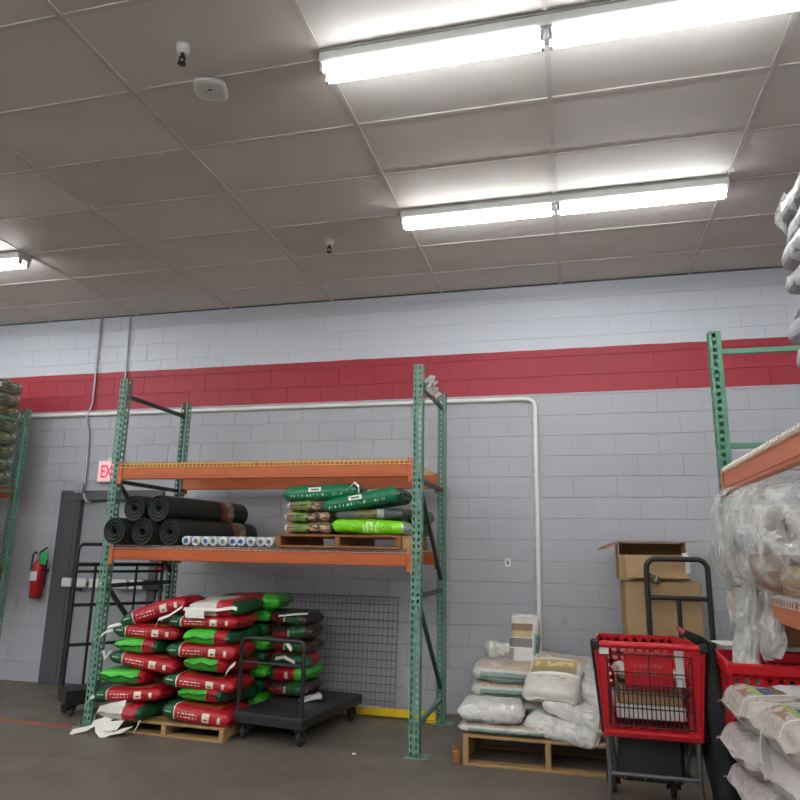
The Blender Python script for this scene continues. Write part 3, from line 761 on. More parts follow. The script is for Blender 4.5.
sack(lb(3, Lg), (-3.62, 5.45, zl(3)+.012), (0, 1, 92), .60, .42, T, 13, 'bag_end_flip', 'garden_bag', 'bag', g, crimp=.05)
sack(lb(4, Ll), (-3.46, 5.38, zl(4)+.014), (0, 6, -1), .62, .42, T, 14, 'bag_side', 'garden_bag', 'bag', g)
b = sack(lb(5, Lg), (-3.52, 5.46, zl(5)+.018), (0, 1, 89), .60, .42, T, 15, 'bag_end', 'garden_bag', 'bag', g, crimp=.05)
strap(b, [(-3.76, 5.19, zl(5)+.03), (-3.79, 5.17, zl(5)-.03), (-3.81, 5.16, zl(5)+.035)], (.010, 0, .006))
b = sack(lb(6, Ll), (-3.46, 5.38, zl(6)+.010), (0, 1, 1), .60, .42, T, 16, 'bag_side', 'garden_bag', 'bag', g)
strap(b, [(-3.76, 5.22, zl(6)+.08), (-3.83, 5.2, zl(6)+.06), (-3.87, 5.19, zl(6)+.02)], (0, .01, .012))
b = sack('red bag tilted upward on top of the pile, dark green end at left', (-3.40, 5.40, zl(7)+.038), (0, -17, 3), .60, .42, T+.015, 17, 'bag_side', 'garden_bag', 'bag', g, arch=.02)
strap(b, [(-3.67, 5.22, zl(7)+.01), (-3.74, 5.19, zl(7)+.0), (-3.80, 5.18, zl(7)-.02)], (0, .012, .012))
# rear half of the pile
Bk = 'bag in the rear row of the pile, %s'
for i, k in enumerate((1, 2, 3, 4, 5, 6, 7)):
    long_ = k % 2 == 1
    for c, x in enumerate((-3.48, -2.96)):
        if k == 7 and c == 0: continue
        sack(lb(k, ('left ' if c == 0 else 'right ')+Bk), (x+(.0 if c == 0 else .04), 5.97 if long_ else 5.99, zl(k)), (0, 0, 0 if long_ else 92), .58 if long_ else .36, .40 if long_ else .5, T, 30+k*2+c, 'bag_back', 'garden_bag', 'bag', g)
sack('red bag at the very top of the pile towards the wall', (-2.84, 5.93, zl(8)), (0, -1, 4), .60, .42, .13, 50, 'bag_back', 'garden_bag', 'bag', g)
# bags heaped on the rear of the flat cart, against the pile
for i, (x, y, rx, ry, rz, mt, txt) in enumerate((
    (-2.44, 6.00, 0, 0, 3, 'bag_brown_shade', 'lowest bag heaped on the flat cart behind its handle'),
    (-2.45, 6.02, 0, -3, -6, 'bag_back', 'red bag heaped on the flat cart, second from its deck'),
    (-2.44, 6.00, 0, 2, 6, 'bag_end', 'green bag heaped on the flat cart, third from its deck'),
    (-2.45, 6.02, 0, 3, -4, 'bag_brown_shade', 'dark bag heaped on the flat cart, fourth from its deck'),
    (-2.43, 6.00, 0, -4, 5, 'bag_brown_shade', 'dark bag heaped on the flat cart, just under the topmost'),
    (-2.46, 6.01, 0, 3, -3, 'bag_brown_shade', 'topmost bag on the flat cart with a black strap'))):
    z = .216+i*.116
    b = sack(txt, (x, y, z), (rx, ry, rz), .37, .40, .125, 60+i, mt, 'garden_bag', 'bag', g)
    if i == 5:
        strap(b, [(-2.52, 5.80, .90), (-2.40, 5.78, .93), (-2.27, 5.78, .94)], (0, .01, .012), 'dark', 'black_strap'); strap(b, [(-2.54, 5.79, .885), (-2.38, 5.77, .905), (-2.26, 5.77, .915)], (0, .004, .007))
    if i == 2: strap(b, [(-2.55, 5.79, .53), (-2.46, 5.77, .55), (-2.36, 5.77, .51)], (0, .006, .012))
    if i == 3: strap(b, [(-2.45, 5.78, .67), (-2.39, 5.76, .61)], (.006, .004, .016))

# ---- mesh rolls on the lower shelf
SZ = 1.472
def mesh_roll(label, x, z, r, y0, y1, rz, lab):
    ro = thing('mesh_roll', label, 'roll', (x, y0, z), D(rz), 'dark mesh rolls on the shelf'); L = y1-y0
    m = MB(); X = Matrix.Rotation(-math.pi/2, 4, 'X')
    prof = [(r*.985, 0)]
    for i in range(1, 46): prof.append((r*(1+.012*((i % 2)*2-1)), L*i/46))
    prof.append((r*.985, L))
    m.lathe(prof, 28, 0, X); m.build('wound_mesh', 'meshroll', ro)
    m = MB()
    for q in range(6):                       # spiral turns showing at the end, stepped in and out
        ra, rb = r*(.985-q*.13), r*(.985-(q+1)*.13); dz = .012*(q % 2)
        m.lathe([(ra, -.002+dz), (rb, -.002+dz), (rb, .012+(.012 if q % 2 == 0 else -.012))], 28, 0, X)
    m.lathe([(r*.205, 0), (r*.20, .25), (0, .25)], 20, 0, X)
    m.build('roll_end', 'meshend', ro)
    if lab:
        a0, a1 = lab
        MB().lathe([(r*1.02, L*a0), (r*1.022, L*a0+.001), (r*1.022, L*a1), (r*1.02, L*a1)], 28, 0, X).build('paper_label', 'rolllabel', ro)
mesh_roll('dark mesh roll on the shelf touching the left rack post', -3.775, SZ+.112, .112, 5.09, 6.25, -5, None)
mesh_roll('dark mesh roll in the bottom row, middle of the three', -3.545, SZ+.112, .112, 5.15, 6.30, -7, None)
mesh_roll('dark mesh roll in the bottom row with a label, beside the white rolls', -3.315, SZ+.112, .112, 5.20, 6.34, -8, (.66, .84))
mesh_roll('dark mesh roll in the upper row, at left', -3.665, SZ+.308, .110, 5.18, 6.28, -6, None)
mesh_roll('dark mesh roll in the upper row with a picture label near its end', -3.43, SZ+.308, .112, 5.18, 6.34, -8, (.64, .80))
for i in range(10):
    x = -3.155+i*.0835
    ro = thing('film_roll', 'x', 'roll', (x, 5.20+.012*((i*7) % 3), SZ+.040), D(-1), 'small white rolls on the shelf')
    ro['label'] = ('first', 'second', 'third', 'fourth', 'fifth', 'sixth', 'seventh', 'eighth', 'ninth', 'tenth')[i]+' small white roll counted from the dark mesh rolls'
    X = Matrix.Rotation(-math.pi/2, 4, 'X')
    MB().lathe([(.020, -.0), (.038, -.0), (.0395, .004), (.0395, .90), (.038, .905), (.020, .905)], 18, 0, X).build('wound_film', 'filmroll', ro)
    MB().lathe([(.021, .002), (.021, -.004), (.015, -.004), (.015, .2), (0, .2)], 14, 0, X).build('core', 'bluecore' if i in (0, 2, 5, 6) else 'greycore', ro)

# ---- shelf pallet with bags
pallet('brown wooden pallet on the lower shelf carrying green bags', (-2.335, 5.185, SZ), D(0), 1.04, 1.0, 'wood_dark', .105)
g = 'bags on the shelf pallet'; PZ = SZ+.107
for i in range(3):
    sack('brown and green patterned bag, %s of the three at left on the shelf' % ('lowest', 'middle', 'highest')[i], (-2.10+.01*i, 5.42, PZ+i*.088), (0, 0, (4, -3, 2)[i]), .40, .40, .098, 70+i, 'bag_camo', 'soil_bag', 'bag', g, lump=.014)
    sack('brown patterned bag in the rear on the shelf pallet, %s' % ('lowest', 'middle', 'highest')[i], (-2.10, 5.88, PZ+i*.088), (0, 0, 0), .40, .40, .098, 80+i, 'bag_camo', 'soil_bag', 'bag', g)
b = sack('deep green bag lying highest on the left stack of the shelf pallet', (-1.99, 5.40, PZ+.268), (0, -3, 2), .64, .40, .135, 74, 'bag_dgreen', 'soil_bag', 'bag', g)
strap(b, [(-1.74, 5.22, PZ+.37), (-1.69, 5.20, PZ+.41), (-1.655, 5.20, PZ+.38), (-1.65, 5.20, PZ+.33)], (0, .01, .008))
sack('lime green bag at the bottom right of the shelf pallet', (-1.58, 5.40, PZ), (0, 2, -1), .60, .40, .125, 75, 'bag_lime', 'soil_bag', 'bag', g)
sack('grey printed bag between the lime bag and the deep green one', (-1.59, 5.44, PZ+.112), (0, -2, 3), .56, .40, .10, 76, 'bag_grey', 'soil_bag', 'bag', g)
b = sack('deep green bag tilted up to the right on the shelf pallet', (-1.62, 5.40, PZ+.205), (0, -9, -1), .66, .42, .14, 77, 'bag_dgreen', 'soil_bag', 'bag', g)
sack('deep green bag end sticking out beside the right rack post', (-1.38, 5.88, PZ+.115), (0, 3, 4), .36, .42, .12, 78, 'bag_dgreen', 'soil_bag', 'bag', g)
b = sack('green bag beneath, beside the right rack post in the rear', (-1.45, 5.88, PZ), (0, 0, -2), .42, .42, .115, 79, 'bag_dgreen', 'soil_bag', 'bag', g)
b2 = sack('small grey rear bag in the middle of the shelf pallet', (-1.76, 5.90, PZ), (0, 0, 2), .24, .40, .12, 90, 'bag_grey', 'soil_bag', 'bag', g)
sb = thing('wood_block', 'short wooden block on the shelf between pallet and right post', 'wood block', (-1.25, 5.26, SZ))
MB().box((0, 0, .045), (.085, .09, .09), 0, .004).build('block_body', 'wood', sb); MB().box((0, 0, .096), (.10, .10, .012), 0, .003).build('cap_board', 'wood', sb)

# ---- scrap of film on the post top
m = MB()
pts = [Vector((-1.13+.05*math.sin(i*1.1), 5.34+.02*i, 2.80+.06*math.sin(i*.55)+.01*(i % 2))) for i in range(9)]
m.ribbon(pts, (.02, .005, .035), .004); m.ribbon([p+Vector((.02, .03, -.02)) for p in pts], (.015, .02, .02), .004)
tag(m.build('film_scrap', 'film_dense'), 'crumpled clear film scrap caught on top of the right rack post', 'plastic film')

# ---- wire mesh panel against the wall
wp = thing('wire_grid', 'wire mesh grid leaning on the wall under the rack', 'wire grid', (-3.0, WALL_Y-.05, .02))
m = MB()
for i in range(29): m.tube([(i*.0475, -.05+.03*0, 0), (i*.0475, .028, 1.0)], .0022, 4)
m.build('upright_wires', 'greysteel', wp); m = MB()
for i in range(15): m.tube([(0, -.05+.078*i/14, i*1.0/14), (1.33, -.05+.078*i/14, i*1.0/14)], .0034, 5)
m.build('cross_wires', 'greysteel', wp)
MB().tube([(0, -.05, 0), (1.33, -.05, 0), (1.33, .028, 1.0), (0, .028, 1.0)], .005, 6, closed=True).build('frame', 'greysteel', wp)
# yellow guard rail on the floor
yr = thing('yellow_floor_rail', 'low yellow steel rail on the floor behind the rack foot', 'rail', (-2.35, 6.33, 0))
MB().box((.55, 0, .047), (1.16, .05, .066), 0, .006).build('rail', 'yellow', yr)
MB().box((.30, -.005, .084), (.62, .06, .006), 0, .002).build('white_strip', 'white', yr)
for x in (.02, 1.1): MB().box((x, 0, .009), (.12, .14, .018), 0, .003).build('foot', 'yellow', yr)
pp = MB(); pp.box((0, 0, .004), (.03, .022, .008), 0, .003); tag(pp.build('paper_scrap', 'paper', None, (-1.62, 5.18, 0), (0, 0, .4)), 'tiny white scrap lying on the floor before the rack', 'scrap')

# ================================================================== CARTS
def caster(parent, x, y, h, swivel=0, r=.05, name='caster'):
    c = MB().box((0, 0, h-.006), (.09, .08, .012), 0, .003).bar((-.022, .0, h-.01), (-.022, .03, r), .006, .04, up=(1, 0, 0)).bar((.022, 0, h-.01), (.022, .03, r), .006, .04, up=(1, 0, 0)).build(name, 'black', parent, (x, y, 0), (0, 0, swivel))
    X = Matrix.Translation((0, .03, r)) @ Matrix.Rotation(math.pi/2, 4, 'Y')
    MB().lathe([(0, -.016), (r*.8, -.016), (r, -.011), (r, .011), (r*.8, .016), (0, .016)], 18, 0, X).build('wheel', 'rubber', c)
    MB().tube([(-.03, .03, r), (.03, .03, r)], .007, 8).build('axle', 'steel', c)
    return c
def arc_loop(x0, x1, z0, z1, rad, y=0, n=6, tilt=0):
    pts = [(x0, y, z0)]
    for i in range(n+1):
        a = math.pi-math.pi/2*i/n; pts.append((x0+rad+rad*math.cos(a), y, z1-rad+rad*math.sin(a)))
    for i in range(n+1):
        a = math.pi/2-math.pi/2*i/n; pts.append((x1-rad+rad*math.cos(a), y, z1-rad+rad*math.sin(a)))
    pts.append((x1, y, z0)); return pts
# flat cart
fc = thing('flat_cart', 'black flat platform cart standing beside the red bags under the rack', 'platform cart', (-2.33, 5.19, 0), D(-8))
MB().box((0, .53, .198), (.62, 1.06, .03), 0, .006).build('deck', 'deckblack', fc)
MB().box((0, .012, .165), (.62, .024, .06), 0, .004).box((0, 1.048, .165), (.62, .024, .06), 0, .004).box((-.298, .53, .165), (.024, 1.01, .06), 0, .004).box((.298, .53, .165), (.024, 1.01, .06), 0, .004).build('deck_frame', 'black', fc)
h = MB().tube(arc_loop(-.285, .285, .20, .76, .05, .03), .017, 10).build('handle', 'black', fc)
MB().tube([(-.28, .03, .58), (.28, .03, .58)], .013, 8).build('handle_crossbar', 'black', h)
for x, y, s in ((-.25, .06, .4), (.25, .06, -.1), (-.25, .95, 0), (.25, .95, 0)): caster(fc, x, y, .137, s, .056)
bw = sack('crumpled white wrapper lying on the flat cart deck', (-2.19, 5.76, .214), (0, -14, 30), .18, .12, .05, 95, 'sack_plain', 'wrapper', 'wrapper', None, lump=.02)

# tall panel cart by the door
tc = thing('panel_cart', 'tall black tube frame cart standing between the door and the rack', 'cart', (-4.50, 5.58, 0), math.atan2(.78, .62))
LT = .80
MB().tube(arc_loop(0, LT, .2, 1.47, .05), .016, 8).build('frame_loop', 'black', tc)
for z, r_ in ((1.285, .018), (1.22, .013), (.92, .015), (.57, .015)): MB().tube([(0, 0, z), (LT, 0, z)], r_, 8).build('rail', 'black', tc)
for x in (.17, .55): MB().tube([(x, 0, .2), (x, 0, 1.28)], .013, 8).build('upright', 'black', tc)
MB().tube([(LT, 0, 1.05), (LT-.05, -.25, .25)], .016, 8).build('stay', 'black', tc)
MB().box((LT/2-.01, -.13, .16), (LT+.04, .28, .11), 0, .008).build('base', 'black', tc)
MB().box((LT/2-.01, -.13, .219), (LT+.04, .28, .008), 0, .002).build('base_top', 'deckblack', tc)
for x, y, s in ((.05, -.05, .5), (LT-.08, -.05, 0), (.05, -.22, .2), (LT-.08, -.22, 0)): caster(tc, x, y, .107, s, .045)

# platform truck with cartons near the wall
pt = thing('platform_truck', 'platform truck with black loop handle carrying cartons by the wall', 'platform cart', (.77, 5.86, 0))
MB().box((0, .33, .19), (.56, .74, .03), 0, .006).build('deck', 'deckblack', pt)
MB().box((0, .02, .165), (.56, .04, .05), 0, .004).box((0, .65, .165), (.56, .04, .05), 0, .004).build('deck_frame', 'black', pt)
h = MB().tube(arc_loop(-.225, .225, .19, 1.435, .075, -.02), .021, 10).build('handle', 'black', pt)
MB().tube([(-.225, -.02, 1.14), (.225, -.02, 1.14)], .018, 8).build('handle_crossbar', 'black', h)
MB().tube([(0, -.02, 1.14), (0, -.02, .2)], .018, 8).build('handle_upright', 'black', h)
for x, y in ((-.22, .05), (.22, .05), (-.22, .58), (.22, .58)): caster(pt, x, y, .14, 0, .055)
def carton(label, loc, rotz, W, Dp, H, mat='card', flaps=True, tape=True):
    r = thing('carton', label, 'box', loc, rotz)
    MB().box((0, 0, H/2), (W, Dp, H), 0, .006).build('box_body', mat, r)
    if flaps:
        MB().box((0, -Dp/4-.001, H+.003), (W-.004, Dp/2-.004, .005), 0, .001).build('flap', mat, r); MB().box((0, Dp/4, H+.003), (W-.004, Dp/2-.004, .005), 0, .001).build('flap', mat, r)
    if tape: MB().box((0, 0, H+.0065), (W*.99, .05, .002)).box((W/2+.0005, 0, H-.05), (.002, .05, .1)).build('tape', 'tape', r)
    return r
carton('brown carton at the bottom of the platform truck', (.68, 6.20, .207), 0, .58, .50, .50)
carton('plain brown carton under the open one, behind the black loop handle', (.665, 6.17, .718), D(1), .57, .48, .535)
ob = thing('open_carton', 'open brown carton with flaps spread, topmost on the platform truck', 'box', (.61, 6.18, 1.264))
W_, Dp_, H_ = .52, .42, .30; t_ = .005
MB().box((0, 0, .003), (W_, Dp_, .006)).box((-W_/2, 0, H_/2), (t_, Dp_, H_)).box((W_/2, 0, H_/2), (t_, Dp_, H_)).box((0, Dp_/2, H_/2), (W_, t_, H_)).box((0, -Dp_/2, .10), (W_, t_, .20)).build('box_body', 'card', ob)
MB().box((0, 0, 0), (W_-.01, .34, t_), 0, 0, Matrix.Translation((0, .03, H_+.005))).build('flap', 'card', ob)
MB().bar((-W_/2, 0, H_), (-W_/2-.13, -.02, H_-.055), .34, t_).build('flap', 'card2', ob)
MB().bar((W_/2, 0, H_+.004), (W_/2+.13, 0, H_+.02), .34, t_).build('flap', 'card2', ob)
MB().bar((.02, -Dp_/2-.005, .195), (.03, -Dp_/2-.075, .02), .48, t_, up=(0, 0, 1)).build('flap', 'card', ob)
MB().ribbon([(W_/2-.02, -Dp_/2-.01, .22), (W_/2+.0, -Dp_/2-.03, .16), (W_/2-.005, -Dp_/2-.035, .06)], (.018, 0, .004), .004).build('torn_paper', 'paper', ob)
sack('small crumpled purple wrapper sticking out of the lower carton', (.58, 5.90, 1.262), (0, 25, 10), .12, .05, .05, 96, 'bag_grey', 'wrapper', 'wrapper', None, lump=.012)

# shopping cart seen from its open rear
def wire_grid(m, x0, x1, z0, z1, y, nx, nz, r=.0025, xb0=None, xb1=None):
    xb0 = x0 if xb0 is None else xb0; xb1 = x1 if xb1 is None else xb1
    for i in range(nx):
        f_ = i/(nx-1); m.tube([(xb0+(xb1-xb0)*f_, y, z0), (x0+(x1-x0)*f_, y, z1)], r, 5)
    for j in range(nz):
        f_ = j/(nz-1); z = z0+(z1-z0)*f_; m.tube([(xb0+(x0-xb0)*f_, y, z), (xb1+(x1-xb1)*f_, y, z)], r, 5)
sc = thing('shopping_cart', 'red shopping cart with open wire gate facing the viewer, holding cartons', 'shopping cart', (.365, 4.10, 0), D(0))
yr0, yr1 = 0, .86
wt, wb = .275, .238; zt, zb = .985, .545
def wallp(m, a, b, c, d, t=.006, nx=8, nz=6, fill=.55):
    """perforated plastic wall: strips both ways between four corners (a,b bottom; c,d top)"""
    a, b, c, d = map(Vector, (a, b, c, d))
    for i in range(nx+1):
        f_ = i/nx; p, q = a.lerp(b, f_), c.lerp(d, f_); m.bar(p, q, (b-a).length/nx*fill*(1.6 if i in (0, nx) else 1), t, up=(b-a).cross(q-p))
    for j in range(nz+1):
        f_ = j/nz; p, q = a.lerp(c, f_), b.lerp(d, f_); m.bar(p, q, (c-a).length/nz*fill*(1.6 if j in (0, nz) else 1), t, up=(b-a).cross(c-a))
bk = MB()
for s in (-1, 1): wallp(bk, (s*wb, yr0, zb), (s*wb*.78, yr1, zb+.08), (s*wt, yr0, zt-.02), (s*wt*.82, yr1, zt-.06))
wallp(bk, (-wb*.78, yr1, zb+.08), (wb*.78, yr1, zb+.08), (-wt*.82, yr1, zt-.06), (wt*.82, yr1, zt-.06))
wallp(bk, (-wb, yr0, zb), (wb, yr0, zb), (-wb*.78, yr1, zb+.08), (wb*.78, yr1, zb+.08), nx=6, nz=9)
bk.build('basket', 'cartred', sc)
fr = MB()
fr.box((0, -.012, zb-.012), (2*wb+.03, .03, .034), 0, .008)
for s in (-1, 1):
    fr.bar((s*wb*.93, -.006, zb), (s*wt*.92, -.006, zt-.04), .075, .012, up=(0, 1, 0), bev=.003)
fr.build('rear_rim', 'cartred', sc)
hd = MB().tube([(-wt-.01, -.04, zt), (wt+.01, -.04, zt)], .018, 12).build('handle', 'cartred', sc)
for s in (-1, 1): MB().tube([(s*(wt+.005), -.04, zt), (s*(wt+.01), -.02, zt-.02), (s*(wb+.008), -.012, zb-.01)], .013, 8).box((s*(wt-.0), -.04, zt), (.05, .045, .05), 0, .01).build('handle_post', 'black', sc)
MB().box((-wt+.045, -.035, zt-.035), (.05, .012, .035), 0, .003).build('price_tag_holder', 'white', sc)
gt = MB(); wire_grid(gt, -wb*.86, wb*.86, zb+.03, zb+.235, -.022, 19, 2, .0032); wire_grid(gt, -wb*.9, wb*.9, zb+.03, zt-.05, -.026, 3, 5, .0036)
wire_grid(gt, -wb*.7, wb*.7, zb+.19, zb+.28, -.024, 9, 3, .002)
gt.build('wire_gate', 'dark', sc)
st = MB().box((.0, .02, zt-.135), (.25, .014, .19), 0, .01).build('child_seat_back', 'cartred', sc)
mk = MB(); r0 = rnd(5)
for row, zz in enumerate((zt-.11, zt-.145)):
    for i in range(6): mk.box((-.065+i*.025, .0115, zz), (.017, .002, .016 if (i+row) % 3 else .010), 0, 0)
mk.build('seat_print', 'pinkish', st)
fm = MB()
for s in (-1, 1):
    fm.tube([(s*(wb-.01), .0, zb-.02), (s*(wb-.015), .01, .33), (s*(wb-.005), .02, .12)], .013, 8)
    fm.tube([(s*(wb-.015), .01, .33), (s*(wb-.06), .75, .17), (s*(wb-.06), .86, .14)], .012, 8)
    fm.tube([(s*(wb-.03), .10, zb-.02), (s*(wb-.06), .22, .26)], .011, 8)
fm.tube([(-wb+.015, .008, .33), (wb-.015, .008, .33)], .011, 8)
fm.build('leg_frame', 'greysteel', sc)
lr = MB()
for i in range(9): lr.tube([(-wb+.04+i*.052, .04, .30), (-wb+.06+i*.047, .75, .18)], .003, 5)
lr.build('lower_rack', 'greysteel', sc)
for s in (-1, 1):
    caster(sc, s*(wb-.005), .0, .13, 0, .055); caster(sc, s*(wb-.06), .78, .13, 0, .05)
# goods in the cart
c1 = carton('white flat carton at the bottom of the red shopping cart', (.365, 4.40, zb+.05), D(1), .36, .48, .07, 'white', False, False)
c2 = carton('tan carton in the middle of the red shopping cart', (.375, 4.39, zb+.122), D(-1), .34, .44, .085, 'card', True, False)
sack('greyish wrapped parcel on top inside the red shopping cart', (.37, 4.38, zb+.214), (0, 3, 4), .34, .30, .085, 97, 'sack_white', 'parcel', 'parcel', None, lump=.02)
tag(MB().box((0, 0, .10), (.045, .03, .20), 0, .004).build('white_packet', 'white', None, (.53, 4.16, zb+.22)), 'narrow white packet standing at the right inside the red shopping cart', 'packet')
# black coat hung on the cart's right side
m = MB(); vs = []; fs = []; nz_, na = 26, 16
for i in range(nz_):
    f_ = i/(nz_-1); z = 1.0-.80*f_
    rx = .028+.055*math.sin(min(f_*1.5, 1)*math.pi*.5)*(1-.25*f_); ry = .05+.13*math.sin(min(f_*1.3, 1)*math.pi*.5)
    cx = .675+.075*f_*(1-.2*f_); cy = 4.16+.10*f_
    for j in range(na):
        a = 2*math.pi*j/na; v = Vector((cx+rx*math.cos(a), cy+ry*math.sin(a), z)); nn = 1+.35*noise.noise(Vector((math.cos(a)*2.2, math.sin(a)*2.2, z*3.5)))
        vs.append((cx+rx*math.cos(a)*nn, cy+ry*math.sin(a)*nn, z+.01*noise.noise(v*20)))
for i in range(nz_-1):
    for j in range(na): fs.append((i*na+j, i*na+(j+1) % na, (i+1)*na+(j+1) % na, (i+1)*na+j))
m.add(vs, fs, 0, True); m.add(vs[:na], [list(range(na))[::-1]]); m.add(vs[-na:], [list(range(na))])
co = tag(m.build('black_coat', 'cloth'), 'black coat hanging from the right end of the red cart handle', 'coat')
MB().tube([(.665, 4.15, .99), (.63, 4.10, 1.02), (.58, 4.07, 1.045), (.53, 4.06, 1.075)], [.03, .028, .022, .012], 10).build('collar', 'cloth', co)
MB().tube([(.545, 4.06, 1.063), (.515, 4.05, 1.09)], [.016, .010], 8).build('collar_tip', 'pinkish', co)

# second red cart, side on
s2 = thing('shopping_cart', 'second red cart with round holes in its basket, behind the wrapped sacks', 'shopping cart', (.72, 3.88, 0), D(-2))
def holed(m, W, z0, z1, y, nx, nz, t=.008, lean=0):
    dx, dz = W/nx, (z1-z0)/nz
    for i in range(nx):
        for j in range(nz):
            cx, cz = (i+.5)*dx, z0+(j+.5)*dz; rr_ = min(dx, dz)*.30; n = 8; vs = []; fs = []
            for q in range(n):
                a = 2*math.pi*q/n+math.pi/8; c_, s_ = math.cos(a), math.sin(a); k_ = 1/max(abs(c_), abs(s_))
                for yy in (y, y+t):
                    vs += [(cx+rr_*c_, yy+lean*(cz+rr_*s_-z0), cz+rr_*s_), (cx+dx/2*c_*k_ if True else 0, yy+lean*(cz+dz/2*s_*k_-z0), cz+dz/2*s_*k_)]
            for q in range(n):
                a, b = q*4, ((q+1) % n)*4
                fs += [(a, b, b+1, a+1), (a+2, a+3, b+3, b+2), (a, a+2, b+2, b)]
            m.add(vs, fs)
m = MB(); holed(m, .80, .60, .90, 0, 16, 5, lean=-.12); holed(m, .80, .60, .90, .42, 16, 5, lean=.12)
m.box((.40, -.045, .925), (.84, .03, .055), 0, .008).box((.40, .475, .925), (.84, .03, .055), 0, .008).box((.40, .21, .595), (.80, .42, .012), 0, .003)
for x in (.0, .80): m.bar((x, 0, .6), (x, -.04, .93), .05, .012, up=(1, 0, 0)).bar((x, .43, .6), (x, .47, .93), .05, .012, up=(1, 0, 0)).box((x, .215, .925), (.03, .52, .055), 0, .006).box((x, .215, .75), (.01, .44, .30))
m.build('basket', 'cartred', s2)
m = MB()
for x in (.06, .74):
    for y in (.04, .39): m.tube([(x, y, .59), (x, y, .14)], .013, 8)
m.tube([(.06, .04, .25), (.74, .04, .25)], .011, 8).tube([(.06, .39, .25), (.74, .39, .25)], .011, 8)
m.build('leg_frame', 'greysteel', s2)
for x in (.06, .74):
    for y in (.04, .36): caster(s2, x, y, .14, 0, .055)
tag(MB().box((0, 0, .12), (.30, .26, .24), 0, .02).box((.0, 0, .245), (.32, .28, .02), 0, .006).build('tote', 'darkgreen', None, (1.20, 4.06, .605)), 'dark green tote standing in the second red cart', 'tote')

# ---- middle pallet of white sacks
pallet('wooden pallet under the white sacks, beside the rack', (-.815, 5.17, 0), D(0), 1.18, 1.02, 'wood', .20, 6)
g = 'white sacks on the middle pallet'; Z0 = .202
def S(label, loc, rot, L, W, T, seed, mat, **kw): return sack(label, loc, rot, L, W, T, seed, mat, 'white_sack', 'sack', g, **kw)
S('flat white sack at the bottom left front of the middle pallet', (-.55, 5.42, Z0), (0, 0, -1), .60, .50, .07, 101, 'sack_teal')
S('plump white sack second from the bottom at the left front', (-.63, 5.40, Z0+.062), (-3, 0, 3), .46, .46, .14, 102, 'sack_plain', lump=.02)
S('white sack at the left rear, under the one with a teal side', (-.50, 5.92, Z0), (0, 0, 0), .56, .46, .15, 103, 'sack_teal')
S('white sack with teal side, second in the left rear stack', (-.56, 5.88, Z0+.145), (0, 0, 1), .54, .46, .13, 104, 'sack_teal')
S('white sack with brown print highest in the left rear stack', (-.55, 5.84, Z0+.27), (0, 1, -2), .52, .44, .14, 105, 'sack_teal', lump=.018)
st = S('printed sack standing upright against the wall pipe', (-.43, 6.14, Z0+.46), (0, -74, 82), .50, .25, .14, 106, 'sack_stand', lump=.02, crimp=.12)
S('small crumpled white sack left of the upright one', (-.65, 6.08, Z0+.41), (0, 0, 20), .22, .16, .11, 107, 'sack_plain', lump=.03)
S('white sack in the middle rear of the pallet, lowest', (.02, 5.92, Z0), (0, 0, 2), .54, .46, .18, 108, 'sack_plain', lump=.02)
S('white sack in the middle rear, second layer', (-.02, 5.93, Z0+.175), (0, 2, 0), .54, .44, .16, 109, 'sack_teal', lump=.02)
S('brown topped sack lying behind the big picture sack', (-.12, 5.93, Z0+.33), (0, 4, -6), .46, .40, .13, 110, 'sack_teal', lump=.02)
S('big sack with brown picture tilted towards the viewer, centre of pile', (-.18, 5.53, Z0+.285), (0, -32, 82), .40, .40, .13, 111, 'sack_front', lump=.02, crimp=.05)
S('plain white sack sloping down to the right at the front', (-.13, 5.32, Z0+.0), (6, 9, -12), .50, .28, .12, 112, 'sack_plain', lump=.02)
S('plain white sack under the picture sack, second of the sloping three', (-.02, 5.40, Z0+.10), (8, 15, -12), .48, .28, .12, 113, 'sack_plain', lump=.022)
S('plain white sack farthest right of the sloping three', (.12, 5.54, Z0+.18), (6, 17, -14), .46, .28, .13, 114, 'sack_plain', lump=.022)
S('grey white sack slumped behind the red cart gate', (.14, 5.80, Z0+.26), (0, 12, -20), .40, .36, .13, 115, 'sack_white', lump=.03)
S('crumpled white sack end low between pallet and red cart', (.22, 5.42, Z0-.0), (0, 8, -30), .36, .26, .12, 116, 'sack_plain', lump=.03)
tag(MB().box((0, 0, .13), (.34, .42, .26), 0, .02).box((0, 0, .265), (.37, .45, .02), 0, .006).build('crate', 'tote', None, (.365, 4.45, .26)), 'dark crate on the lower rack of the red shopping cart', 'crate')
tag(MB().box((0, 0, .045), (.055, .14, .09), 0, .008).build('wood_offcut', 'wood_dark', None, (-.875, 5.24, 0), (0, 0, .2)), 'short brown wood offcut on the floor left of the middle pallet', 'wood block')

# ---- wrapped sacks at right front
g = 'film-wrapped sacks at right front'
pallet('wooden pallet under the film-wrapped sacks at right front', (.62, 2.66, 0), D(4), 1.1, .98, 'wood', .125)
zz = .127
rows = 5; th = .156
for i in range(rows):
    txt = ('lowest', 'second', 'third', 'fourth', 'topmost')[i]
    mt = ['sack_mauve', 'sack_mauve', 'sack_mauve', 'sack_brown', 'sack_photo'][i]
    sack('film-wrapped sack in the front of the right pile, '+txt, (.70+.36+.015*(i % 2), 2.90+.01*i, zz+i*th), (0, 0, 3+2*(i % 2)), .78, .46, th+.008, 120+i, mt, 'wrapped_sack', 'sack', g, lump=.016, crimp=.05)
    sack('film-wrapped sack in the rear of the right pile, '+txt, (.69+.34-.02*(i % 2), 3.36, zz+i*th), (0, 0, 3-2*(i % 2)), .80, .46, th+.008, 130+i, 'sack_photo' if i == 4 else 'sack_mauve', 'wrapped_sack', 'sack', g, lump=.016, crimp=.05)
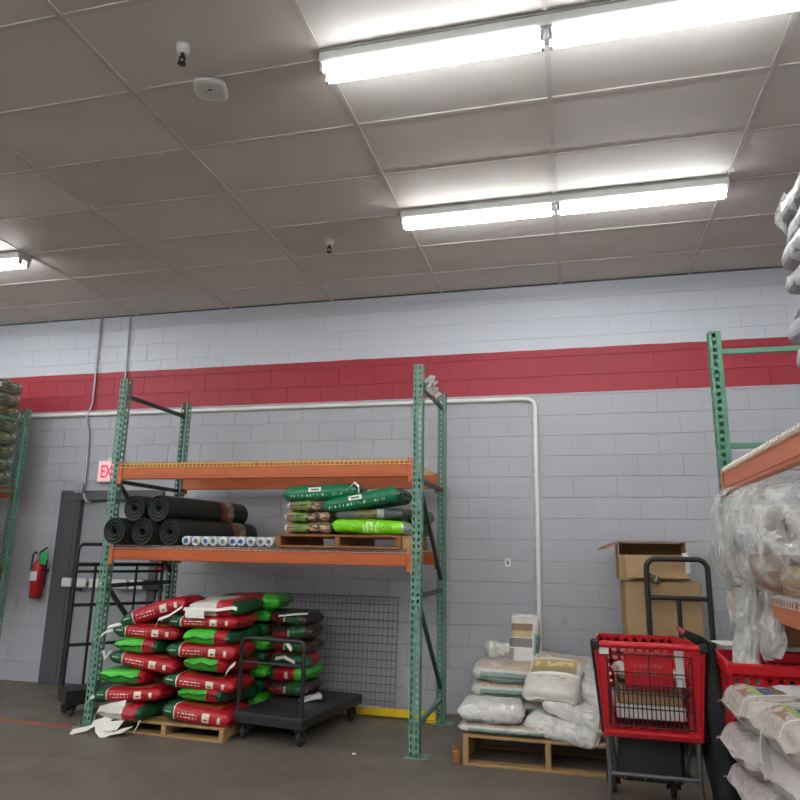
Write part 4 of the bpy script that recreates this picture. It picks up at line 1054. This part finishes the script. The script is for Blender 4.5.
pl = tag(MB().ribbon([(.66, 2.98, .845), (.65, 2.96, .77), (.655, 2.95, .69)], (.02, .025, .012), .002).build('paper_tag', 'paper'), 'white paper tag stuck to the side of the wrapped sacks', 'paper tag')

# ---- upper stack on the right rack, lumpy wrapped sacks
g = 'grey sacks on the upper right shelf'
for i in range(9):
    sack('grey film-wrapped sack on the upper right shelf, %s from the deck' % ('first', 'second', 'third', 'fourth', 'fifth', 'sixth', 'seventh', 'eighth', 'ninth')[i], (1.285+.008*((i*5) % 3), 2.86+.008*((i*5) % 3), 2.01+i*.118), (0, 0, 90+((i*37) % 7-3)*.7), .80, .64, .13, 140+i, 'sack_grey_wrapped', 'wrapped_sack', 'sack', g, lump=.018, e=4.5, p=26, wp=14)
m = MB()
for i in range(4): m.ribbon([(1.08+.02*i, 3.22, 3.12), (1.03+.01*i, 3.23, 3.10-.02*i), (.99+.006*i, 3.25, 3.06+.02*i), (.985+.012*i, 3.26, 3.01), (1.01, 3.25, 2.97-.01*i)], (.014, .012*(i-1.5), .014+.004*i), .004)
tag(m.build('film_knot', 'film_dense'), 'bunched end of clear film on the upper right sacks', 'plastic film')

# ---- wrapped olive bags on the left rack
g = 'olive bags on the left rack'
for i in range(8):
    sack('olive and white bag on the left rack, %s from the shelf' % ('first', 'second', 'third', 'fourth', 'fifth', 'sixth', 'seventh', 'eighth')[i], (-6.39+.008*(i % 2), 5.80, 2.085+i*.143), (0, 0, 90+(i % 3-1)*1.5), .86, .80, .152, 150+i, 'sack_olive', 'soil_bag', 'bag', g, lump=.012, e=5, p=40, wp=24)
carton('brown carton on the lower shelf of the left rack', (-6.50, 5.80, 1.21), 0, .8, .7, .62, 'card2')

# ---- film-wrapped goods on the lower right shelf
def crumple(name, label, cx, cy, cz, hx, hy, hz, mat, seed, amp=.06, n=24, e=3.2):
    m = MB(); vs = []; fs = []; S_ = Vector((seed, seed*2.3, seed*.7)); nv = n*2
    for i in range(n+1):
        ph = math.pi*i/n
        for j in range(nv):
            a = 2*math.pi*j/nv
            f = lambda q: math.copysign(abs(q)**(2/e), q)
            v = Vector((hx*f(math.sin(ph))*f(math.cos(a)), hy*f(math.sin(ph))*f(math.sin(a)), hz*f(math.cos(ph))))
            d = v.normalized()
            nn = noise.noise(v*3+S_)*amp+(.5-abs(noise.noise(v*7+S_)))*amp*.6+(.5-abs(noise.noise(v*17+S_)))*amp*.25
            v += d*nn; vs.append((cx+v.x, cy+v.y, max(cz+v.z, cz-hz)))
    for i in range(n):
        for j in range(nv): fs.append((i*nv+j, (i+1)*nv+j, (i+1)*nv+(j+1) % nv, i*nv+(j+1) % nv))
    m.add(vs, fs, 0, False); o = m.build(name, mat); return tag(o, label, 'plastic film')
LZ = 1.275
carton('tan taped carton at the front of the film-wrapped goods', (1.27, 3.72, LZ), D(2), .50, .42, .14, 'card')
carton('brown carton at the far end of the film-wrapped goods', (1.22, 4.30, LZ), D(-3), .46, .50, .20, 'card2')
carton('yellowish carton at the right edge of the film-wrapped goods', (1.31, 3.28, LZ), D(1), .40, .36, .17, 'tape')
for i, (x, y, z, r_, s_) in enumerate(((1.24, 4.24, LZ+.212, 88, 160), (1.25, 4.24, LZ+.335, 95, 161), (1.26, 3.72, LZ+.156, 92, 162), (1.26, 3.70, LZ+.29, 86, 163))):
    sack('whitish bundle inside the clear film, %s' % ('far end lower', 'far end upper', 'near end lower', 'near end upper')[i], (x, y, z), (0, 0, r_), .46, .44, .13, s_, 'sack_plain', 'bundle', 'bundle', 'bundles inside the clear film', lump=.03)
crumple('stretch_film', 'loose cloud of clear stretch film wrapped round the goods at right', 1.20, 3.98, LZ+.285, .44, .62, .285, 'film', 3.3)
crumple('stretch_film', 'puffed clear film bulging out past the rack post', .93, 4.20, LZ+.29, .16, .30, .26, 'film', 8.1, .05, 20)
sc_ = sack('grey blue printed bag at the right edge above the film', (1.12, 3.30, LZ+.30), (0, 10, 80), .40, .30, .10, 165, 'bag_grey', 'soil_bag', 'bag', None)
def drape(label, top, bot, half, seed, mat, n=18, k=9, gather=.5):
    m = MB(); top, bot, half = Vector(top), Vector(bot), Vector(half); vs = []; fs = []
    nrm = (bot-top).cross(half).normalized()
    for side in (0, 1):
        for i in range(n+1):
            f = i/n; p = top.lerp(bot, f); w_ = half*(gather+(1-gather)*math.sin(f*math.pi*.8))
            for j in range(k+1):
                g_ = j/k*2-1; q = p+w_*g_
                q += nrm*(.028*math.sin(g_*7+seed+f*3)+.03*noise.noise(q*9+Vector((seed, 0, 0)))+side*.003)
                q.x += .02*noise.noise(Vector((seed, f*4, g_))); vs.append(q)
    N = (n+1)*(k+1)
    for i in range(n):
        for j in range(k):
            a = i*(k+1)+j; fs += [(a, a+1, a+k+2, a+k+1), (N+a, N+a+k+1, N+a+k+2, N+a+1)]
    m.add(vs, fs, 0, True); return tag(m.build('hanging_film', mat), label, 'plastic film')
drape('twisted rope of clear film hanging down in front of the red basket', (.90, 4.02, 1.36), (.79, 3.90, .80), (.045, -.05, 0), 1.0, 'film_dense', gather=.5)
drape('pointed flap of grey film hanging beside the twisted rope', (.93, 3.86, 1.30), (.90, 3.80, .98), (.05, -.05, .02), 2.0, 'film_dense', gather=.25)
drape('thin veil of film hanging at the left of the wrapped goods', (.86, 4.18, 1.56), (.83, 4.10, 1.02), (.05, -.04, 0), 4.0, 'film', gather=.6)
# cartons and totes beneath
for i, (x, y) in enumerate(((1.22, 4.56), (1.70, 4.56))):
    o = thing('tote_crate', ('left' if i == 0 else 'right')+' dark tote crate stacked under the right rack', 'tote', (x, y, 0))
    MB().box((0, 0, .22), (.44, .36, .44), 0, .02).box((0, 0, .46), (.46, .38, .04), 0, .008).build('lower_crate', 'tote', o); MB().box((0, 0, .70), (.44, .36, .44), 0, .02).box((0, 0, .94), (.46, .38, .03), 0, .008).build('upper_crate', 'tote', o)
bd = thing('shelf_board', 'pale board lying on the dark crates under the right rack', 'board', (1.42, 4.56, .957))
MB().box((0, 0, .012), (.95, .40, .024), 0, .004).build('board', 'wood', bd); MB().box((0, -.203, .012), (.95, .006, .024), 0, .001).build('edge_strip', 'zinc', bd)
for i, (x, wd_) in enumerate(((1.14, .24), (1.40, .22), (1.64, .22))):
    carton('small brown carton on the pale board, %s' % ('nearest the rack post', 'in the middle', 'farthest right')[i], (x, 4.56, .982), 0, wd_, .30, .15, 'card2')
tag(MB().box((0, 0, .003), (.34, .20, .006), 0, .001).build('paper_sheet', 'paper', None, (.93, 4.40, .981), (0, D(-1), D(6))), 'white sheet sticking out left of the pale board', 'paper sheet')
